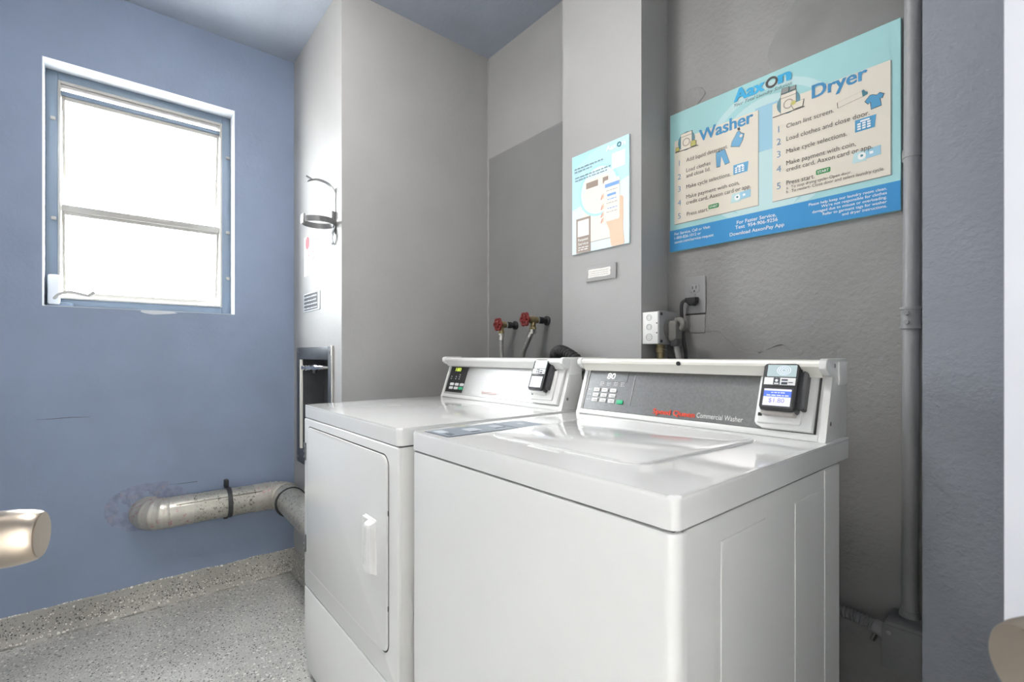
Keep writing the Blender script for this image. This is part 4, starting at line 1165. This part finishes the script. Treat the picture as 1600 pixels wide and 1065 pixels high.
for i, b_ in enumerate(('Please help keep our laundry room clean.', "We're not responsible for clothes", 'damaged due to misuse or overloading.', 'Refer to garment tags for washer', 'and dryer instructions.')):
    T(b_, -0.300, None, 1.4745 - i * 0.0105, wp, h=0.0072, align='R', bold=0.008)

def icon(name, pts, fill, k=6, out=0.0016, line='sgn_ink'):
    c = (sum(p[0] for p in pts) / len(pts), sum(p[1] for p in pts) / len(pts))
    big = []
    for p_ in pts:
        d = math.hypot(p_[0] - c[0], p_[1] - c[1]) or 1
        s_ = (d + out) / d
        big.append((c[0] + (p_[0] - c[0]) * s_, c[1] + (p_[1] - c[1]) * s_))
    a = layer(name + '_outline', big, line, k)
    layer(name, pts, fill, k + 1)
    return a
# start buttons
for cx_, cz_ in ((-0.729, 1.5375), (-0.4335, 1.5585)):
    layer('start_button', rrect(cx_ - 0.0165, cx_ + 0.0165, cz_ - 0.0065, cz_ + 0.0065, 0.003, 3), 'sgn_green', 7)
    text('START', cx_ - 0.013, cx_ + 0.013, cz_ - 0.0035, SG, wp, sg, h=0.0068, z=Zt + 0.0003, bold=0.01)
# machine pictures
def machine_icon(x, z, w, h, extra):
    layer('icon_disc', circ(x, z + h * 0.5, w * 0.78, 28), 'sgn_teal', 6)
    icon('icon_machine', [(x - w / 2, z), (x + w / 2, z), (x + w / 2, z + h), (x - w / 2, z + h)], 'sgn_card', 7)
    obj('icon_door', ring(newbm(), x, z + h * 0.42, w * 0.27, w * 0.34, 0, 0.0028, 24), 'pst_brown', sg, SG, smooth=False)
    layer('icon_strip', [(x - w / 2, z + h * 0.8), (x + w / 2, z + h * 0.8), (x + w / 2, z + h * 0.82), (x - w / 2, z + h * 0.82)], 'sgn_ink', 9)
    layer('icon_ground', [(x - w * 1.05, z - 0.002), (x + w * 1.05, z - 0.002), (x + w * 1.05, z), (x - w * 1.05, z)], 'sgn_ink', 9)
machine_icon(-0.820, 1.744, 0.038, 0.052, 0)
icon('icon_basket', [(-0.804, 1.746), (-0.787, 1.746), (-0.787, 1.759), (-0.796, 1.764), (-0.804, 1.760)], 'sgn_yel', 9)
icon('icon_basket', [(-0.857, 1.746), (-0.845, 1.746), (-0.846, 1.757), (-0.856, 1.758)], 'sgn_yel', 9)
machine_icon(-0.517, 1.745, 0.038, 0.052, 0)
icon('icon_basket', [(-0.503, 1.747), (-0.482, 1.747), (-0.479, 1.764), (-0.510, 1.762)], 'sgn_card', 10)
layer('icon_cloth', circ(-0.504, 1.764, 0.006, 14), 'sgn_yel', 12)
icon('icon_box', [(-0.535, 1.801), (-0.517, 1.801), (-0.516, 1.813), (-0.532, 1.814)], 'sgn_shade', 7)
icon('icon_box', [(-0.512, 1.801), (-0.499, 1.801), (-0.499, 1.810), (-0.511, 1.810)], 'sgn_shade', 7)
# bottle, trousers, keypad, card
icon('icon_bottle', [(-0.675, 1.703), (-0.650, 1.695), (-0.641, 1.712), (-0.637, 1.728), (-0.646, 1.733), (-0.651, 1.741), (-0.657, 1.739), (-0.661, 1.731), (-0.671, 1.717)], 'sgn_icon')
layer('icon_cap', [(-0.655, 1.744), (-0.648, 1.743), (-0.649, 1.751), (-0.656, 1.751)], 'sgn_ink', 8)
layer('icon_bottle_grip', circ(-0.645, 1.7245, 0.0045, 12), 'sgn_card', 9)
icon('icon_trousers', [(-0.719, 1.654), (-0.708, 1.654), (-0.705, 1.684), (-0.694, 1.655), (-0.680, 1.657), (-0.693, 1.697), (-0.694, 1.701), (-0.720, 1.699), (-0.721, 1.690)], 'sgn_icon')
for x0_, x1_, za, zb in ((-0.668, -0.627, 1.6155, 1.644), (-0.364, -0.324, 1.633, 1.663)):
    layer('icon_keypad', [(x0_, za), (x1_, za), (x1_ + 0.003, zb), (x0_, zb)], 'sgn_icon', 7)
    bm = newbm()
    box(bm, x0_ + 0.011, x0_ + 0.030, zb - 0.008, zb - 0.004, 0, 0.0026)
    for i in range(3):
        for j in range(3): box(bm, x0_ + 0.005 + i * 0.010, x0_ + 0.012 + i * 0.010, za + 0.004 + j * 0.006, za + 0.008 + j * 0.006, 0, 0.0026)
    obj('icon_keys', bm, wp, sg, SG, smooth=False)
for x0_, za in ((-0.676, 1.533), (-0.370, 1.5575)):
    layer('icon_payment', [(x0_, za), (x0_ + 0.03, za), (x0_ + 0.03, za + 0.026), (x0_ + 0.004, za + 0.026)], 'sgn_bg2', 7)
    layer('icon_payment', [(x0_ + 0.028, za + 0.004), (x0_ + 0.058, za + 0.006), (x0_ + 0.058, za + 0.028), (x0_ + 0.028, za + 0.026)], 'sgn_mid', 7.4)
    layer('icon_coin', circ(x0_ + 0.020, za + 0.013, 0.0085, 18), 'white_print', 7.8)
    layer('icon_coin', circ(x0_ + 0.020, za + 0.014, 0.003, 12), 'sgn_teal', 9)
    layer('icon_chip', [(x0_ + 0.036, za + 0.013), (x0_ + 0.043, za + 0.013), (x0_ + 0.043, za + 0.019), (x0_ + 0.036, za + 0.019)], 'white_print', 8)
# lint screen and shirt
icon('icon_lint_screen', [(-0.400, 1.709), (-0.346, 1.717), (-0.347, 1.731), (-0.401, 1.723)], 'sgn_card')
layer('icon_screen_end', [(-0.348, 1.716), (-0.344, 1.717), (-0.338, 1.719), (-0.338, 1.724), (-0.343, 1.727), (-0.346, 1.733), (-0.350, 1.731)], 'sgn_teal', 9)
icon('icon_shirt', [(-0.331, 1.679), (-0.311, 1.681), (-0.314, 1.699), (-0.310, 1.697), (-0.306, 1.706), (-0.315, 1.712), (-0.3205, 1.708), (-0.328, 1.7125), (-0.333, 1.713), (-0.343, 1.702), (-0.336, 1.693), (-0.332, 1.698)], 'sgn_icon')

# ------------------------------------------------------------------ poster and small plaque on the column
PO = Fr((0, 1.2765, 0), (1, 0, 0), (0, 0, 1))
po = thing('payment_poster', 'cyan poster with a hand holding a phone, on the pale column', 'poster', (-1.063, YC, 1.44))
PX0, PX1, PZ0, PZ1 = -1.188, -0.9385, 1.441, 1.794
obj('board', B(PX0, PX1, PZ0, PZ1, -0.0065, 0.0, 0.0006, 1), 'pst_low', po, PO, smooth=False)
def pl_(name, pts, m, k): return obj(name, PR(pts, 0.0, 0.00025 * k), m, po, PO, smooth=False)
pl_('cyan_field', [(PX0 + 0.0005, 1.60), (PX1 - 0.0005, 1.66), (PX1 - 0.0005, PZ1 - 0.0005), (PX0 + 0.0005, PZ1 - 0.0005)], 'pst_ring', 1)
pl_('cyan_corner', [(PX0 + 0.0005, 1.745), (-1.155, 1.757), (-1.12, 1.775), (-1.07, PZ1 - 0.0005), (PX0 + 0.0005, PZ1 - 0.0005)], 'pst_top', 2)
pl_('disc', circ(-1.065, 1.645, 0.088, 40), 'pst_low', 2)
obj('disc_ring', ring(newbm(), -1.065, 1.645, 0.080, 0.088, 0, 0.0008, 40), 'pst_top', po, PO, smooth=False)
text('Aax', -1.031, -0.988, 1.7645, PO, 'white_print', po, h=0.0185, bold=0.04, z=0.002)
text('n', -0.967, -0.953, 1.7645, PO, 'white_print', po, h=0.0185, bold=0.04, z=0.002)
obj('logo_ring', ring(newbm(), -0.9775, 1.7725, 0.0048, 0.0082, 0, 0.002, 26), 'sgn_teal', po, PO, smooth=False)
for i, (a, b, y) in enumerate(((-1.175, -1.038, 1.7425), (-1.175, -1.094, 1.732), (-1.172, -1.013, 1.711), (-1.172, -1.028, 1.701))):
    words(PO, a, b, y, 0.0045, 'pst_ink', po, 0.002, 60 + i)
pl_('blank_panel', [(-1.008, 1.698), (-0.954, 1.698), (-0.954, 1.750), (-1.008, 1.750)], 'white_print', 4)
pl_('washer_body', [(-1.135, 1.473), (-1.015, 1.473), (-1.015, 1.655), (-1.135, 1.645)], 'pst_cream', 3)
pl_('washer_console', [(-1.126, 1.640), (-1.020, 1.640), (-1.020, 1.690), (-1.124, 1.690)], 'pst_cream', 4)
pl_('console_panel', [(-1.120, 1.661), (-1.067, 1.661), (-1.067, 1.682), (-1.120, 1.682)], 'pst_brown', 5)
pl_('console_panel', [(-1.046, 1.661), (-1.023, 1.661), (-1.023, 1.682), (-1.046, 1.682)], 'pst_brown', 5)
pl_('floor_line', [(-1.10, 1.472), (-1.013, 1.472), (-1.013, 1.4735), (-1.10, 1.4735)], 'pst_brown', 5)
pl_('hand', rnd([(-1.036, 1.535), (-1.018, 1.500), (-1.011, 1.4415), (-0.957, 1.4415), (-0.963, 1.500), (-0.961, 1.545), (-0.962, 1.600), (-0.974, 1.605), (-0.985, 1.555), (-1.0, 1.54)], 0.008, 3), 'pst_skin', 5)
for (a, b) in ((1.621, 1.006), (1.586, 1.0), (1.560, 1.0), (1.541, 1.0)):
    pl_('finger', rnd([(-1.055, a - 0.012), (-1.036, a - 0.008), (-1.036, a + 0.008), (-1.048, a + 0.004)], 0.006, 3), 'pst_skin', 5)
    pl_('finger_shade', rnd([(-1.056, a - 0.013), (-1.051, a - 0.013), (-1.046, a + 0.001), (-1.049, a + 0.002)], 0.002, 2), 'pst_skin2', 6)
pl_('phone', rrect(-1.041, -0.976, 1.529, 1.668, 0.006, 4), 'pst_cream', 6)
pl_('phone_bar', [(-1.036, 1.643), (-0.9775, 1.643), (-0.9775, 1.655), (-1.036, 1.655)], 'pst_blue', 7)
pl_('phone_button', rrect(-1.027, -0.990, 1.612, 1.620, 0.003, 3), 'pst_blue', 7)
for i, y in enumerate((1.630, 1.600, 1.588, 1.570, 1.558)):
    words(PO, -1.026 if i % 2 else -1.030, -0.985, y, 0.0028, 'pst_blue' if i in (1, 3) else 'paper_grey', po, 0.0021, 70 + i)
pl_('badge', [(-1.167, 1.4415), (-1.100, 1.4415), (-1.100, 1.565), (-1.167, 1.565)], 'pst_brown', 4)
pl_('blank_panel', [(-1.160, 1.500), (-1.108, 1.500), (-1.108, 1.557), (-1.160, 1.557)], 'white_print', 5)
text('Request', -1.157, -1.110, 1.484, PO, 'white_print', po, h=0.010, bold=0.02, z=0.002)
text('Service', -1.157, -1.110, 1.469, PO, 'white_print', po, h=0.010, bold=0.02, z=0.002)
words(PO, -1.157, -1.110, 1.459, 0.004, 'white_print', po, 0.002, 81)
words(PO, -1.157, -1.110, 1.451, 0.004, 'white_print', po, 0.002, 82)

pq = thing('small_plaque', 'small grey plaque with a torn paper label below the cyan poster', 'plaque', (-1.057, YC, 1.334))
obj('plate', B(-1.122, -0.992, 1.335, 1.387, -0.006, 0.0, 0.001), 'grey_wall', pq, PO)
tp = [(-1.112, 1.348), (-1.075, 1.349), (-1.04, 1.347), (-1.016, 1.349), (-1.014, 1.356), (-1.016, 1.364), (-1.013, 1.370), (-1.015, 1.3765), (-1.05, 1.3755), (-1.09, 1.377), (-1.111, 1.376), (-1.110, 1.36)]
obj('paper_label', PR(tp, 0.0, 0.0006), 'paper', pq, PO, smooth=False)
for i in range(3):
    words(PO, -1.106, -1.020, 1.3535 + i * 0.007, 0.0022, 'paper_grey', pq, 0.001, 90 + i)
